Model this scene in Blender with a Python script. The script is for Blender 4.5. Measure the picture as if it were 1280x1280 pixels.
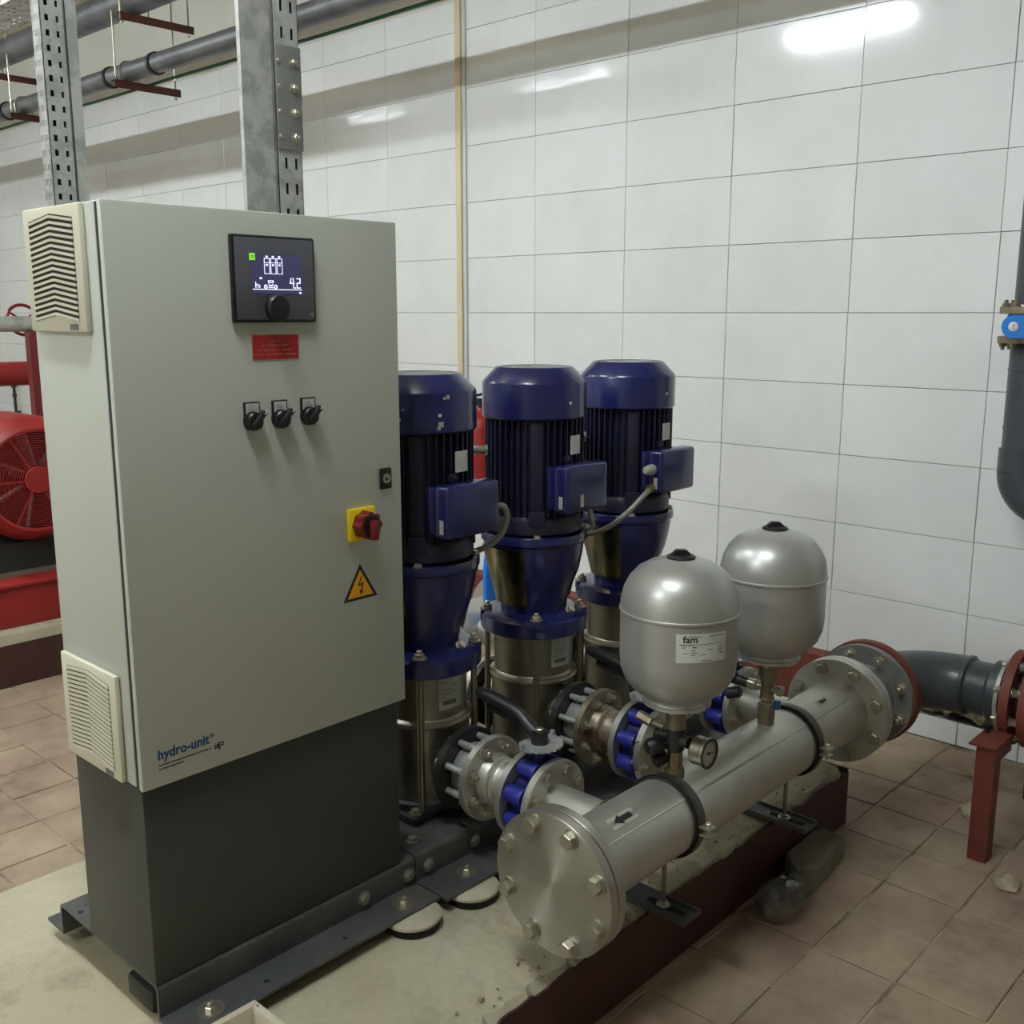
import bpy, bmesh, math, random
from mathutils import Vector, Matrix, Euler
from mathutils import noise as mnoise
pi = math.pi
R = math.radians
random.seed(7)
for o in list(bpy.data.objects): bpy.data.objects.remove(o)
scn = bpy.context.scene
COL = scn.collection

# ------------------------------------------------------------------ camera
CAMZ = 1.475
PITCH, YAW, FPX = R(10.96), R(-47.2), 1286.0
cd = bpy.data.cameras.new('camera'); cam = bpy.data.objects.new('camera', cd); COL.objects.link(cam)
cd.sensor_width = 36; cd.sensor_fit = 'HORIZONTAL'; cd.lens = FPX / 1280 * 36
cd.clip_start = 0.05; cd.clip_end = 60
cam.location = (0, 0, CAMZ); cam.rotation_euler = (pi / 2 - PITCH, 0, YAW)
scn.camera = cam
# ------------------------------------------------------------------ world, exposure
w = bpy.data.worlds.new('world'); scn.world = w; w.use_nodes = True
w.node_tree.nodes['Background'].inputs[0].default_value = (0.8, 0.85, 0.9, 1)
w.node_tree.nodes['Background'].inputs[1].default_value = 0.05
scn.view_settings.view_transform = 'Standard'; scn.view_settings.look = 'None'
scn.view_settings.gamma = 1.0; scn.view_settings.use_curve_mapping = False
scn.view_settings.exposure = 0.0
TUBE = 235.0          # radiance of the fluorescent tubes
# (x, y) of the lamps hung under the ceiling, tubes along y
LAMPS = [(0.43, 1.1), (0.43, 3.25), (0.43, 5.7), (0.43, 8.05), (-1.75, 2.1)]
LAMPZ = 3.3

# pixel helpers: a pixel gives a direction, the plane it is cut with gives the distance
_F = Vector((-math.sin(YAW) * math.cos(PITCH), math.cos(YAW) * math.cos(PITCH), -math.sin(PITCH)))
_Rv = Vector((math.cos(YAW), math.sin(YAW), 0)); _U = _Rv.cross(_F)
CAM = Vector((0, 0, CAMZ))
def on_plane(px, py, ax, val):
    d = _F * FPX + _Rv * (px - 640) - _U * (py - 640)
    return CAM + d * ((val - CAM[ax]) / d[ax])
def project(p):
    d = Vector(p) - CAM; z = d.dot(_F)
    if z < 0.05: return None
    return 640 + FPX * d.dot(_Rv) / z, 640 - FPX * d.dot(_U) / z, z

# ------------------------------------------------------------------ materials
def lin(c):
    return tuple(((v / 255) / 12.92 if v / 255 <= 0.04045 else ((v / 255 + 0.055) / 1.055) ** 2.4) for v in c) + (1,)
def mat(name, col, rough=0.5, metal=0.0, col2=None, scale=8.0, amount=0.5, bump=0.0, bscale=60.0, rvar=0.0,
        perobj=0.0, emit=0.0, spec=None, detail=5.0, lo=0.35, hi=0.7, col3=None, scale3=2.0, amount3=0.5, lo3=0.5, hi3=0.7, alpha=1.0, stretch=None, coat=0.0, world=False):
    m = bpy.data.materials.new(name); m.use_nodes = True
    nt = m.node_tree; b = nt.nodes['Principled BSDF']; L = nt.links
    b.inputs['Base Color'].default_value = lin(col); b.inputs['Roughness'].default_value = rough
    b.inputs['Metallic'].default_value = metal
    if coat: b.inputs['Coat Weight'].default_value = coat; b.inputs['Coat Roughness'].default_value = 0.1
    if spec is not None: b.inputs['Specular IOR Level'].default_value = spec
    tc = nt.nodes.new('ShaderNodeTexCoord'); vec = tc.outputs['Object']
    if world: vec = nt.nodes.new('ShaderNodeNewGeometry').outputs['Position']
    if stretch:
        mp = nt.nodes.new('ShaderNodeMapping'); mp.inputs['Scale'].default_value = stretch
        L.new(vec, mp.inputs['Vector']); vec = mp.outputs['Vector']
    colout = None
    def layer(base, c2, sc, am, lo_, hi_, det):
        n = nt.nodes.new('ShaderNodeTexNoise'); n.inputs['Scale'].default_value = sc; n.inputs['Detail'].default_value = det
        n.inputs['Roughness'].default_value = 0.65
        L.new(vec, n.inputs['Vector'])
        mr = nt.nodes.new('ShaderNodeMapRange'); mr.inputs[1].default_value = lo_; mr.inputs[2].default_value = hi_
        mr.inputs[4].default_value = am; L.new(n.outputs[0], mr.inputs[0])
        mx = nt.nodes.new('ShaderNodeMix'); mx.data_type = 'RGBA'
        L.new(mr.outputs[0], mx.inputs[0])
        if base is None: mx.inputs[6].default_value = lin(col)
        else: L.new(base, mx.inputs[6])
        mx.inputs[7].default_value = lin(c2)
        return mx.outputs[2], mr.outputs[0]
    if col2 is not None:
        colout, fac = layer(None, col2, scale, amount, lo, hi, detail)
        if rvar:
            mr = nt.nodes.new('ShaderNodeMapRange'); mr.inputs[3].default_value = rough; mr.inputs[4].default_value = rough + rvar
            L.new(fac, mr.inputs[0]); L.new(mr.outputs[0], b.inputs['Roughness'])
    if col3 is not None:
        colout, _ = layer(colout, col3, scale3, amount3, lo3, hi3, 6.0)
    if perobj:
        oi = nt.nodes.new('ShaderNodeObjectInfo'); hs = nt.nodes.new('ShaderNodeHueSaturation')
        mr = nt.nodes.new('ShaderNodeMapRange'); mr.inputs[3].default_value = 1 - perobj; mr.inputs[4].default_value = 1 + perobj
        L.new(oi.outputs['Random'], mr.inputs[0]); L.new(mr.outputs[0], hs.inputs['Value'])
        if colout is None: hs.inputs['Color'].default_value = lin(col)
        else: L.new(colout, hs.inputs['Color'])
        colout = hs.outputs[0]
    if colout is not None: L.new(colout, b.inputs['Base Color'])
    if bump:
        n = nt.nodes.new('ShaderNodeTexNoise'); n.inputs['Scale'].default_value = bscale; n.inputs['Detail'].default_value = 4
        L.new(vec, n.inputs['Vector'])
        bp = nt.nodes.new('ShaderNodeBump'); bp.inputs['Strength'].default_value = bump; bp.inputs['Distance'].default_value = 0.01
        L.new(n.outputs[0], bp.inputs['Height']); L.new(bp.outputs[0], b.inputs['Normal'])
    if emit:
        b.inputs['Emission Color'].default_value = lin(col); b.inputs['Emission Strength'].default_value = emit
    if alpha < 1: b.inputs['Alpha'].default_value = alpha
    return m
M = {}
M['wall_tile'] = mat('wall_tile', (236, 238, 238), 0.09, 0, (222, 224, 222), 3.0, 0.6, bump=0.02, bscale=7, perobj=0.03, world=True)
M['grout'] = mat('grout', (176, 174, 168), 0.9, 0, (92, 88, 80), 4, 0.8, lo=0.5, hi=0.62)
M['plaster'] = mat('plaster', (228, 227, 220), 0.85, 0, (216, 213, 202), 2.5, 0.5, bump=0.1, bscale=40)
M['plaster_grey'] = mat('plaster_grey', (150, 150, 136), 0.9, 0, (128, 128, 112), 6, 0.6, bump=0.15, bscale=40)
M['ceiling'] = mat('ceiling', (214, 206, 184), 0.9, 0, (198, 188, 164), 2, 0.5)
M['floor_tile'] = mat('floor_tile', (146, 123, 108), 0.62, 0, (104, 84, 70), 6.5, 0.75, bump=0.14, bscale=90, perobj=0.06, lo=0.5, hi=0.72, world=True,
                      col3=(174, 157, 132), scale3=2.6, amount3=0.85, lo3=0.42, hi3=0.64, rvar=0.2)
M['floor_grout'] = mat('floor_grout', (116, 98, 82), 0.95, 0, (176, 162, 138), 5, 0.9, lo=0.4, hi=0.55)
M['concrete'] = mat('concrete', (170, 161, 136), 0.85, 0, (112, 103, 84), 9, 0.85, bump=0.4, bscale=45, lo=0.5, hi=0.72, col3=(196, 190, 168), scale3=2.2, amount3=0.7)
M['rubble'] = mat('rubble', (186, 176, 150), 0.95, 0, (110, 92, 62), 18, 0.9, bump=0.8, bscale=50)
M['red_paint'] = mat('red_paint', (68, 36, 31), 0.6, 0, (54, 29, 25), 7, 0.7, bump=0.15, bscale=30, col3=(112, 84, 70), scale3=16, amount3=0.5, lo3=0.62, hi3=0.75)
M['rust_red'] = mat('rust_red', (118, 56, 42), 0.6, 0, (92, 42, 33), 12, 0.7, bump=0.1)
M['hanger_red'] = mat('hanger_red', (98, 48, 40), 0.6, 0, (72, 38, 32), 12, 0.7)
M['cabinet'] = mat('cabinet', (193, 197, 188), 0.42, 0, (186, 190, 179), 2, 0.5, bump=0.03, bscale=400)
M['plinth'] = mat('plinth', (60, 60, 57), 0.5, 0, (54, 54, 51), 3, 0.6, bump=0.03, bscale=300)
M['seal'] = mat('seal', (40, 42, 44), 0.7)
M['ivory'] = mat('ivory', (206, 202, 182), 0.45)
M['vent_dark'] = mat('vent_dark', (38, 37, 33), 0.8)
M['frame_steel'] = mat('frame_steel', (72, 74, 74), 0.45, 0.1, (108, 107, 100), 9, 0.6, bump=0.05, lo=0.45, hi=0.75)
M['blue'] = mat('blue', (29, 34, 90), 0.26, 0, (25, 29, 78), 6, 0.6, coat=0.3)
M['blue_dark'] = mat('blue_dark', (22, 24, 56), 0.42, 0, (34, 31, 38), 10, 0.7)
M['blue_lug'] = mat('blue_lug', (40, 48, 142), 0.4)
M['blue_valve'] = mat('blue_valve', (28, 118, 206), 0.35)
M['steel'] = mat('steel', (204, 203, 196), 0.40, 0.8, (180, 178, 168), 5, 0.7, bump=0.03, bscale=30, rvar=0.16)
M['steel_brushed'] = mat('steel_brushed', (190, 187, 178), 0.36, 0.85, (164, 159, 146), 5, 0.6, bump=0.04, bscale=30, rvar=0.12)
_nt = M['steel_brushed'].node_tree; _b = _nt.nodes['Principled BSDF']; _b.inputs['Anisotropic'].default_value = 0.8; _b.inputs['Anisotropic Rotation'].default_value = 0.25
_t = _nt.nodes.new('ShaderNodeTangent'); _t.direction_type = 'RADIAL'; _t.axis = 'X'; _nt.links.new(_t.outputs[0], _b.inputs['Tangent'])
M['shroud'] = mat('shroud', (158, 152, 138), 0.34, 0.9, (128, 122, 106), 6, 0.7, rvar=0.15)
M['steel_dirty'] = mat('steel_dirty', (150, 142, 122), 0.42, 0.8, (110, 86, 62), 12, 0.7, rvar=0.2)
M['galv'] = mat('galv', (202, 204, 202), 0.45, 0.55, (166, 168, 166), 14, 0.9, lo=0.45, hi=0.58, rvar=0.1)
M['galv_dull'] = mat('galv_dull', (150, 152, 150), 0.5, 0.6, (128, 130, 128), 10, 0.6)
M['band'] = mat('band', (110, 106, 98), 0.35, 0.85, (70, 68, 62), 12, 0.6)
M['galv_pipe'] = mat('galv_pipe', (128, 130, 134), 0.38, 0.6, (88, 90, 94), 5, 0.8, rvar=0.15)
M['tank'] = mat('tank', (182, 183, 180), 0.36, 0.55, (172, 172, 168), 4, 0.5, bump=0.02, bscale=60)
M['black'] = mat('black', (26, 26, 27), 0.42)
M['cast_black'] = mat('cast_black', (46, 46, 46), 0.5, 0.2, (34, 34, 34), 10, 0.6)
M['rubber'] = mat('rubber', (22, 22, 22), 0.75)
M['pvc'] = mat('pvc', (62, 68, 74), 0.34, 0, (74, 80, 84), 9, 0.6)
M['zinc'] = mat('zinc', (196, 192, 178), 0.32, 0.85, (150, 140, 116), 30, 0.5)
M['white'] = mat('white', (225, 226, 222), 0.5)
M['label'] = mat('label', (206, 210, 204), 0.45)
M['label_grey'] = mat('label_grey', (176, 178, 168), 0.45)
M['ink'] = mat('ink', (30, 34, 36), 0.6)
M['ink_grey'] = mat('ink_grey', (104, 108, 106), 0.6)
M['navy_ink'] = mat('navy_ink', (40, 74, 112), 0.6)
M['red_sign'] = mat('red_sign', (176, 34, 34), 0.5)
M['pink_edge'] = mat('pink_edge', (206, 142, 128), 0.6)
M['sign_text'] = mat('sign_text', (228, 176, 166), 0.6)
M['yellow'] = mat('yellow', (238, 208, 30), 0.4)
M['amber'] = mat('amber', (236, 164, 26), 0.5)
M['dark_red'] = mat('dark_red', (116, 28, 30), 0.35)
M['motor_red'] = mat('motor_red', (150, 36, 34), 0.45, 0, (126, 28, 28), 5, 0.6)
M['brass'] = mat('brass', (146, 134, 102), 0.38, 0.8, (110, 96, 66), 20, 0.6)
M['guard'] = mat('guard', (132, 122, 92), 0.22, 0.95, (60, 56, 44), 14, 0.85, lo=0.42, hi=0.6, stretch=(1, 1, 0.25))
M['screen'] = mat('screen', (62, 60, 92), 0.2, emit=0.55)
M['screen_white'] = mat('screen_white', (228, 228, 255), 0.4, emit=1.1)
M['screen_green'] = mat('screen_green', (128, 214, 48), 0.4, emit=0.9)
M['bezel'] = mat('bezel', (92, 94, 102), 0.3)
M['glass'] = mat('glass', (150, 152, 148), 0.08)
M['dial_face'] = mat('dial_face', (176, 178, 172), 0.2)
M['cream'] = mat('cream', (224, 210, 176), 0.5, 0, (208, 184, 140), 4, 0.6)
M['wood_white'] = mat('wood_white', (206, 198, 180), 0.6, 0, (186, 174, 150), 8, 0.5)
M['stone'] = mat('stone', (128, 124, 106), 0.95, 0, (104, 101, 86), 14, 0.7, bump=0.6, bscale=80)
M['bag'] = mat('bag', (96, 96, 92), 0.06, 0, (124, 124, 118), 14, 0.6, alpha=0.5, coat=1.0)
M['green_cable'] = mat('green_cable', (28, 92, 66), 0.5)
M['conduit'] = mat('conduit', (150, 150, 144), 0.4, 0.3)
M['disc'] = mat('disc', (198, 190, 170), 0.6, 0, (160, 148, 122), 10, 0.7)
M['tube'] = mat('tube', (241, 250, 253), 0.3, emit=TUBE)
M['lamp_body'] = mat('lamp_body', (226, 228, 226), 0.4)

# ------------------------------------------------------------------ mesh helper
class MB:
    def __init__(self): self.bm = bmesh.new()
    def _add(self, verts, faces):
        vs = [self.bm.verts.new(v) for v in verts]
        for f in faces:
            try: self.bm.faces.new([vs[i] for i in f])
            except ValueError: pass
        return vs
    def box(self, lo, hi, bevel=0.0, seg=2):
        t = bmesh.new()
        x0, y0, z0 = lo; x1, y1, z1 = hi
        vs = [t.verts.new(p) for p in [(x0, y0, z0), (x1, y0, z0), (x1, y1, z0), (x0, y1, z0), (x0, y0, z1), (x1, y0, z1), (x1, y1, z1), (x0, y1, z1)]]
        for f in [(3, 2, 1, 0), (4, 5, 6, 7), (0, 1, 5, 4), (1, 2, 6, 5), (2, 3, 7, 6), (3, 0, 4, 7)]: t.faces.new([vs[i] for i in f])
        if bevel: bmesh.ops.bevel(t, geom=list(t.edges), offset=bevel, segments=seg, affect='EDGES', profile=0.5)
        self.merge(t); return self
    def merge(self, t, mtx=None):
        if mtx: bmesh.ops.transform(t, matrix=mtx, verts=t.verts)
        me = bpy.data.meshes.new('tmp'); t.to_mesh(me); t.free(); self.bm.from_mesh(me); bpy.data.meshes.remove(me)
    def obox(self, c, size, rot, bevel=0.0):
        k = MB(); k.box((-size[0] / 2, -size[1] / 2, -size[2] / 2), (size[0] / 2, size[1] / 2, size[2] / 2), bevel)
        self.merge(k.bm, Matrix.Translation(c) @ Euler(rot).to_matrix().to_4x4()); return self
    def lathe(self, c, axis, prof, n=32, cap=True, a0=0.0, a1=2 * pi):
        """prof: list of (radius, height along axis)."""
        ax = Vector(axis).normalized()
        ref = Vector((0, 0, 1)) if abs(ax.z) < 0.9 else Vector((1, 0, 0))
        u = ref.cross(ax).normalized() if abs(ax.z) < 0.9 else Vector((1, 0, 0))
        v = ax.cross(u)
        c = Vector(c); full = abs(a1 - a0 - 2 * pi) < 1e-6
        k = n if full else n + 1
        rings = []
        for (r, h) in prof:
            if r < 1e-6: rings.append([self.bm.verts.new(c + ax * h)])
            else: rings.append([self.bm.verts.new(c + ax * h + (u * math.cos(a0 + (a1 - a0) * i / n) + v * math.sin(a0 + (a1 - a0) * i / n)) * r) for i in range(k)])
        for a, b in zip(rings, rings[1:]):
            for i in range(n):
                j = (i + 1) % k
                if len(a) == 1 and len(b) == 1: continue
                if len(a) == 1: self.bm.faces.new([a[0], b[j], b[i]])
                elif len(b) == 1: self.bm.faces.new([a[i], a[j], b[0]])
                else: self.bm.faces.new([a[i], a[j], b[j], b[i]])
        if cap and full:
            if len(rings[0]) > 2: self.bm.faces.new(list(reversed(rings[0])))
            if len(rings[-1]) > 2: self.bm.faces.new(rings[-1])
        return self
    def cyl(self, a, b, r, n=24, r2=None, bev=0.0):
        a = Vector(a); b = Vector(b); L = (b - a).length; r2 = r if r2 is None else r2
        if bev: p = [(r - bev, 0), (r, bev), (r2, L - bev), (r2 - bev, L)]
        else: p = [(r, 0), (r2, L)]
        return self.lathe(a, b - a, p, n)
    def ring(self, c, axis, ri, ro, h0, h1, n=40):
        return self.lathe(c, axis, [(ri, h0), (ro, h0), (ro, h1), (ri, h1), (ri, h0)], n, cap=False)
    def tube(self, pts, r, n=10, closed=False, smooth=0):
        P = [Vector(p) for p in pts]
        for _ in range(smooth):
            Q = [P[0]]
            for a, b in zip(P, P[1:]): Q += [a * 0.75 + b * 0.25, a * 0.25 + b * 0.75]
            Q.append(P[-1]); P = Q
        m = len(P); rings = []; prev = None
        for i in range(m):
            if closed: t = (P[(i + 1) % m] - P[i - 1])
            else: t = P[min(i + 1, m - 1)] - P[max(i - 1, 0)]
            t.normalize()
            if prev is None:
                ref = Vector((0, 0, 1)) if abs(t.z) < 0.9 else Vector((1, 0, 0)); u = t.cross(ref).normalized()
            else: u = (prev - t * prev.dot(t)).normalized()
            prev = u; v = t.cross(u); rr = r[i] if isinstance(r, (list, tuple)) else r
            rings.append([self.bm.verts.new(P[i] + (u * math.cos(2 * pi * k / n) + v * math.sin(2 * pi * k / n)) * rr) for k in range(n)])
        prs = list(zip(rings, rings[1:])) + ([(rings[-1], rings[0])] if closed else [])
        for a, b in prs:
            for k in range(n): self.bm.faces.new([a[k], a[(k + 1) % n], b[(k + 1) % n], b[k]])
        if not closed:
            self.bm.faces.new(list(reversed(rings[0]))); self.bm.faces.new(rings[-1])
        return self
    def prism(self, poly, O, U, V, N, t0, t1):
        """polygon (u,v) in plane O+uU+vV extruded along N from t0 to t1."""
        O, U, V, N = Vector(O), Vector(U), Vector(V), Vector(N); n = len(poly)
        a = [O + U * p[0] + V * p[1] + N * t0 for p in poly]; b = [O + U * p[0] + V * p[1] + N * t1 for p in poly]
        fs = [tuple(reversed(range(n))), tuple(range(n, 2 * n))] + [(i, (i + 1) % n, n + (i + 1) % n, n + i) for i in range(n)]
        self._add(a + b, fs); return self
    def stroke(self, pts, wd, O, U, V, N, t0, t1):
        for (a, b) in zip(pts, pts[1:]):
            d = Vector((b[0] - a[0], b[1] - a[1])); L = d.length
            if L < 1e-9: continue
            d /= L; q = Vector((-d.y, d.x)) * wd / 2; e = d * wd / 2
            A = Vector(a) - e; B = Vector(b) + e
            self.prism([A - q, B - q, B + q, A + q], O, U, V, N, t0, t1)
        return self
    def perf(self, O, U, V, N, us, vs, hole, th):
        """plate on a grid us x vs, cells where hole(i,j) are left open, with thickness."""
        t = bmesh.new(); O, U, V, N = Vector(O), Vector(U), Vector(V), Vector(N)
        g = [[t.verts.new(O + U * u + V * v) for v in vs] for u in us]
        for i in range(len(us) - 1):
            for j in range(len(vs) - 1):
                if not hole(i, j): t.faces.new([g[i][j], g[i + 1][j], g[i + 1][j + 1], g[i][j + 1]])
        bmesh.ops.delete(t, geom=[v for v in t.verts if not v.link_faces], context='VERTS')
        bmesh.ops.solidify(t, geom=list(t.faces), thickness=th)
        self.merge(t); return self
    def mesh(self, name, off=(0, 0, 0), smooth=True, angle=35):
        bmesh.ops.recalc_face_normals(self.bm, faces=self.bm.faces)
        bmesh.ops.translate(self.bm, verts=self.bm.verts, vec=-Vector(off))
        me = bpy.data.meshes.new(name); self.bm.to_mesh(me); self.bm.free()
        if smooth:
            me.polygons.foreach_set('use_smooth', [True] * len(me.polygons)); me.set_sharp_from_angle(angle=R(angle))
        return me
def root_of(p):
    while p.parent: p = p.parent
    return p
def put(name, me, m, parent=None, loc=(0, 0, 0), rot=None, label=None):
    if isinstance(m, str): m = M[m]
    if m is not None and not me.materials: me.materials.append(m)
    o = bpy.data.objects.new(name, me); COL.objects.link(o)
    if parent: o.parent = parent
    o.location = loc
    if rot is not None: o.rotation_euler = rot
    if label: o['label'] = label
    return o
def part(name, mb, m, parent, label=None, angle=35, kind=None):
    """geometry given in world coordinates; stored relative to the thing's root."""
    o = put(name, mb.mesh(name, root_of(parent).location, angle=angle), m, parent, label=label)
    if kind: o['kind'] = kind
    return o
def tag(o, label, cat, group=None):
    o['label'] = label; o['category'] = cat
    if group: o['group'] = group
    return o
def thing(name, label, cat, loc, group=None):
    o = bpy.data.objects.new(name, None); COL.objects.link(o); o.location = loc; o.empty_display_size = 0.05
    return tag(o, label, cat, group)
def single(name, mb, m, loc, label, cat, group=None, angle=35):
    o = put(name, mb.mesh(name, loc, angle=angle), m, None, loc); return tag(o, label, cat, group)
def struct(name, mb, m, parent=None):
    o = put(name, mb.mesh(name), m, parent)
    if not parent: o['kind'] = 'structure'
    return o
def copy_tree(o, parent=None):
    c = o.copy(); COL.objects.link(c); c.parent = parent
    for ch in [k for k in bpy.data.objects if k.parent == o]: copy_tree(ch, c)
    return c
_bolts = {}
def bolt_mesh(r, h, washer=1.35, stud=0.0):
    key = (round(r, 4), round(h, 4), washer, round(stud, 4))
    if key not in _bolts:
        b = MB()
        b.lathe((0, 0, 0), (0, 0, 1), [(r * washer, 0), (r * washer, r * 0.22)], 16)
        b.lathe((0, 0, 0), (0, 0, 1), [(r, r * 0.22), (r, h * 0.88), (r * 0.86, h)], 6)
        if stud: b.lathe((0, 0, 0), (0, 0, 1), [(r * 0.55, h), (r * 0.55, h + stud), (r * 0.4, h + stud + 0.002)], 10)
        _bolts[key] = b.mesh('bolt')
    return _bolts[key]
def bolt(parent, p, d, r=0.011, h=0.01, m='zinc', washer=1.35, stud=0.0, name='bolt', spin=0.0):
    me = bolt_mesh(r, h, washer, stud)
    q = Vector(d).to_track_quat('Z', 'Y')
    if spin: q = q @ Euler((0, 0, spin)).to_quaternion()
    if not me.materials: me.materials.append(M[m])
    return put(name, me, m, parent, Vector(p) - root_of(parent).location, q.to_euler())
def text_mesh(s, size, O, U, V, th=0.0006, width=None, bold=0.0, fn=None):
    cu = bpy.data.curves.new('t', 'FONT'); cu.body = s; cu.size = size; cu.extrude = th / 2; cu.resolution_u = 3; cu.offset = bold
    o = bpy.data.objects.new('t', cu); COL.objects.link(o)
    dg = bpy.context.evaluated_depsgraph_get(); me = bpy.data.meshes.new_from_object(o.evaluated_get(dg))
    bpy.data.objects.remove(o); bpy.data.curves.remove(cu)
    xs = [v.co.x for v in me.vertices]; sx = 1.0 if width is None else width / (max(xs) - min(xs)); x0 = min(xs)
    O, U, V = Vector(O), Vector(U), Vector(V); N = U.cross(V)
    mb = MB()
    for v in me.vertices:
        a, b, c = (v.co.x - x0) * sx, v.co.y, v.co.z
        v.co = fn(a, b, c) if fn else O + U * a + V * b + N * (c + th / 2)
    mb.bm.from_mesh(me); bpy.data.meshes.remove(me); return mb
X, Y, Z = Vector((1, 0, 0)), Vector((0, 1, 0)), Vector((0, 0, 1))

# ================================================================== ROOM
WX = 3.6; X0, Y0, Y1, CZ = -3.0, -4.6, 9.75, 3.48
b = MB(); b.box((X0, Y0, -0.15), (WX + 0.1, Y1, -0.004)); floor = struct('floor', b, 'floor_grout')
b = MB(); b.box((X0 - 0.1, Y0 - 0.1, CZ), (WX + 0.2, Y1 + 0.1, CZ + 0.1)); struct('ceiling', b, 'ceiling')
b = MB(); b.box((WX + 0.006, Y0, -0.1), (WX + 0.15, Y1, 2.9)); wall = struct('wall_right', b, 'grout')
b = MB(); b.box((WX - 0.002, Y0, 2.9), (WX + 0.15, Y1, CZ)); struct('painted_band', b, 'plaster', wall)
b = MB(); b.box((X0, Y1, -0.1), (WX + 0.15, Y1 + 0.12, CZ)); struct('wall_back', b, 'plaster')
b = MB(); b.box((X0 - 0.12, Y0, -0.1), (X0, Y1, CZ)); struct('wall_left', b, 'plaster')
b = MB(); b.box((X0, Y0 - 0.12, -0.1), (WX + 0.15, Y0, CZ)); struct('wall_front', b, 'plaster')
# wall tiles
TW, TH = 0.5035, 0.2575
rows = [1.475 + TH * k for k in range(-5, 6)]
cache = {}
def tile_mesh(dy, dz, nm='tile'):
    k = (round(dy, 4), round(dz, 4))
    if k not in cache:
        t = MB(); t.box((0, 0, 0), (0.008, dy, dz), 0.0012, 1); cache[k] = t.mesh(nm, smooth=False)
    return cache[k]
for ci in range(-7, 17):
    y0 = 1.1765 + ci * TW
    for rz in rows:
        h = min(TH, 2.9 - rz)
        if h < 0.03: continue
        g = 0.001
        o = put('wall_tile', tile_mesh(TW - 2 * g, h - 2 * g), 'wall_tile', wall, (WX - 0.002 + random.uniform(-.0006, .0006), y0 + g, rz + g),
                (0, random.uniform(-.0022, .0022), random.uniform(-.0022, .0022)))
# floor tiles
FT = 0.197
PADX0, PADX1, PADY0, PADY1, PADZ = -1.4, 2.72, 1.185, 2.322, 0.175
cand = []
for i in range(-27, 8):
    for j in range(-26, 47):
        x, y = 2.10 + i * FT, 0.574 + j * FT
        if x < X0 or x + FT > 3.51 or y < Y0 or y + FT > Y1: continue
        if x > PADX0 and x + FT < PADX1 + 0.02 and y > PADY0 and y + FT < PADY1: continue
        if 0.4 < x < 2.5 and y > 4.4 and y < 6.3: continue
        p = project((x + FT / 2, y + FT / 2, 0)); score = -1
        if p and -60 < p[0] < 1340 and -60 < p[1] < 1345:
            vis = (y < PADY0 and p[0] > 560) or (p[0] < 110 and y > 2.1) or (x > 2.6)
            if vis: score = 1 / p[2] ** 2
        cand.append((score, x, y))
cand.sort(reverse=True)
tms = []
for k in range(4):
    t = MB(); g = 0.0025
    t.box((g + random.uniform(0, .002), g, -0.012), (FT - g, FT - g - random.uniform(0, .002), 0), 0.002, 1); tms.append(t.mesh('floor_tile', smooth=False))
rest = MB()
for k, (s, x, y) in enumerate(cand):
    dz = random.uniform(-0.0015, 0.0015)
    if k < 300 and s > 0:
        put('floor_tile', random.choice(tms), 'floor_tile', floor, (x + random.uniform(-.0015, .0015), y + random.uniform(-.0015, .0015), dz), (random.uniform(-.006, .006), random.uniform(-.006, .006), random.uniform(-.009, .009)))
    else: rest.box((x + .0035, y + .0035, -0.012), (x + FT - .0035, y + FT - .0035, dz))
o = put('floor_tiling', rest.mesh('floor_tiling', smooth=False), 'floor_tile', floor); o['kind'] = 'stuff'
# low kerb along the tiled wall
b = MB(); b.box((3.515, Y0, -0.05), (WX, 1.42, 0.075)); trim = struct('trim_1', b, 'grout')
b = MB()
random.seed(3)
n = 70; vs = []
g = [[b.bm.verts.new((3.505 + 0.1 * u / 4 + (random.uniform(-.012, .012) if u == 0 else 0), -0.2 + 1.62 * v / n, 0.100 + random.uniform(-.016, .040) * (1 if u < 4 else 0.3))) for u in range(5)] for v in range(n + 1)]
for v in range(n):
    for u in range(4): b.bm.faces.new([g[v][u], g[v][u + 1], g[v + 1][u + 1], g[v + 1][u]])
bmesh.ops.solidify(b.bm, geom=list(b.bm.faces), thickness=0.02)
struct('mortar_bed', b, 'rubble', trim)
for k in range(9):
    y1 = 1.42 - 0.2 * k if k else 1.42
    y1 = 1.148 + 0.272 - 0.2 * 0 if k == 0 else 1.146 - 0.2 * (k - 1)
    y0 = 1.149 if k == 0 else y1 - 0.197
    t = MB(); t.box((3.505, y0, 0.001), (3.515, y1, 0.082), 0.0015, 1); struct('kerb_tile', t, 'wall_tile', trim)
b = MB(); b.box((3.52, 1.421, -0.02), (WX + 0.004, Y1, 0.2)); b.box((3.50, 1.421, -0.02), (3.53, Y1, 0.155)); struct('baseboard_right', b, 'rust_red')

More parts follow.
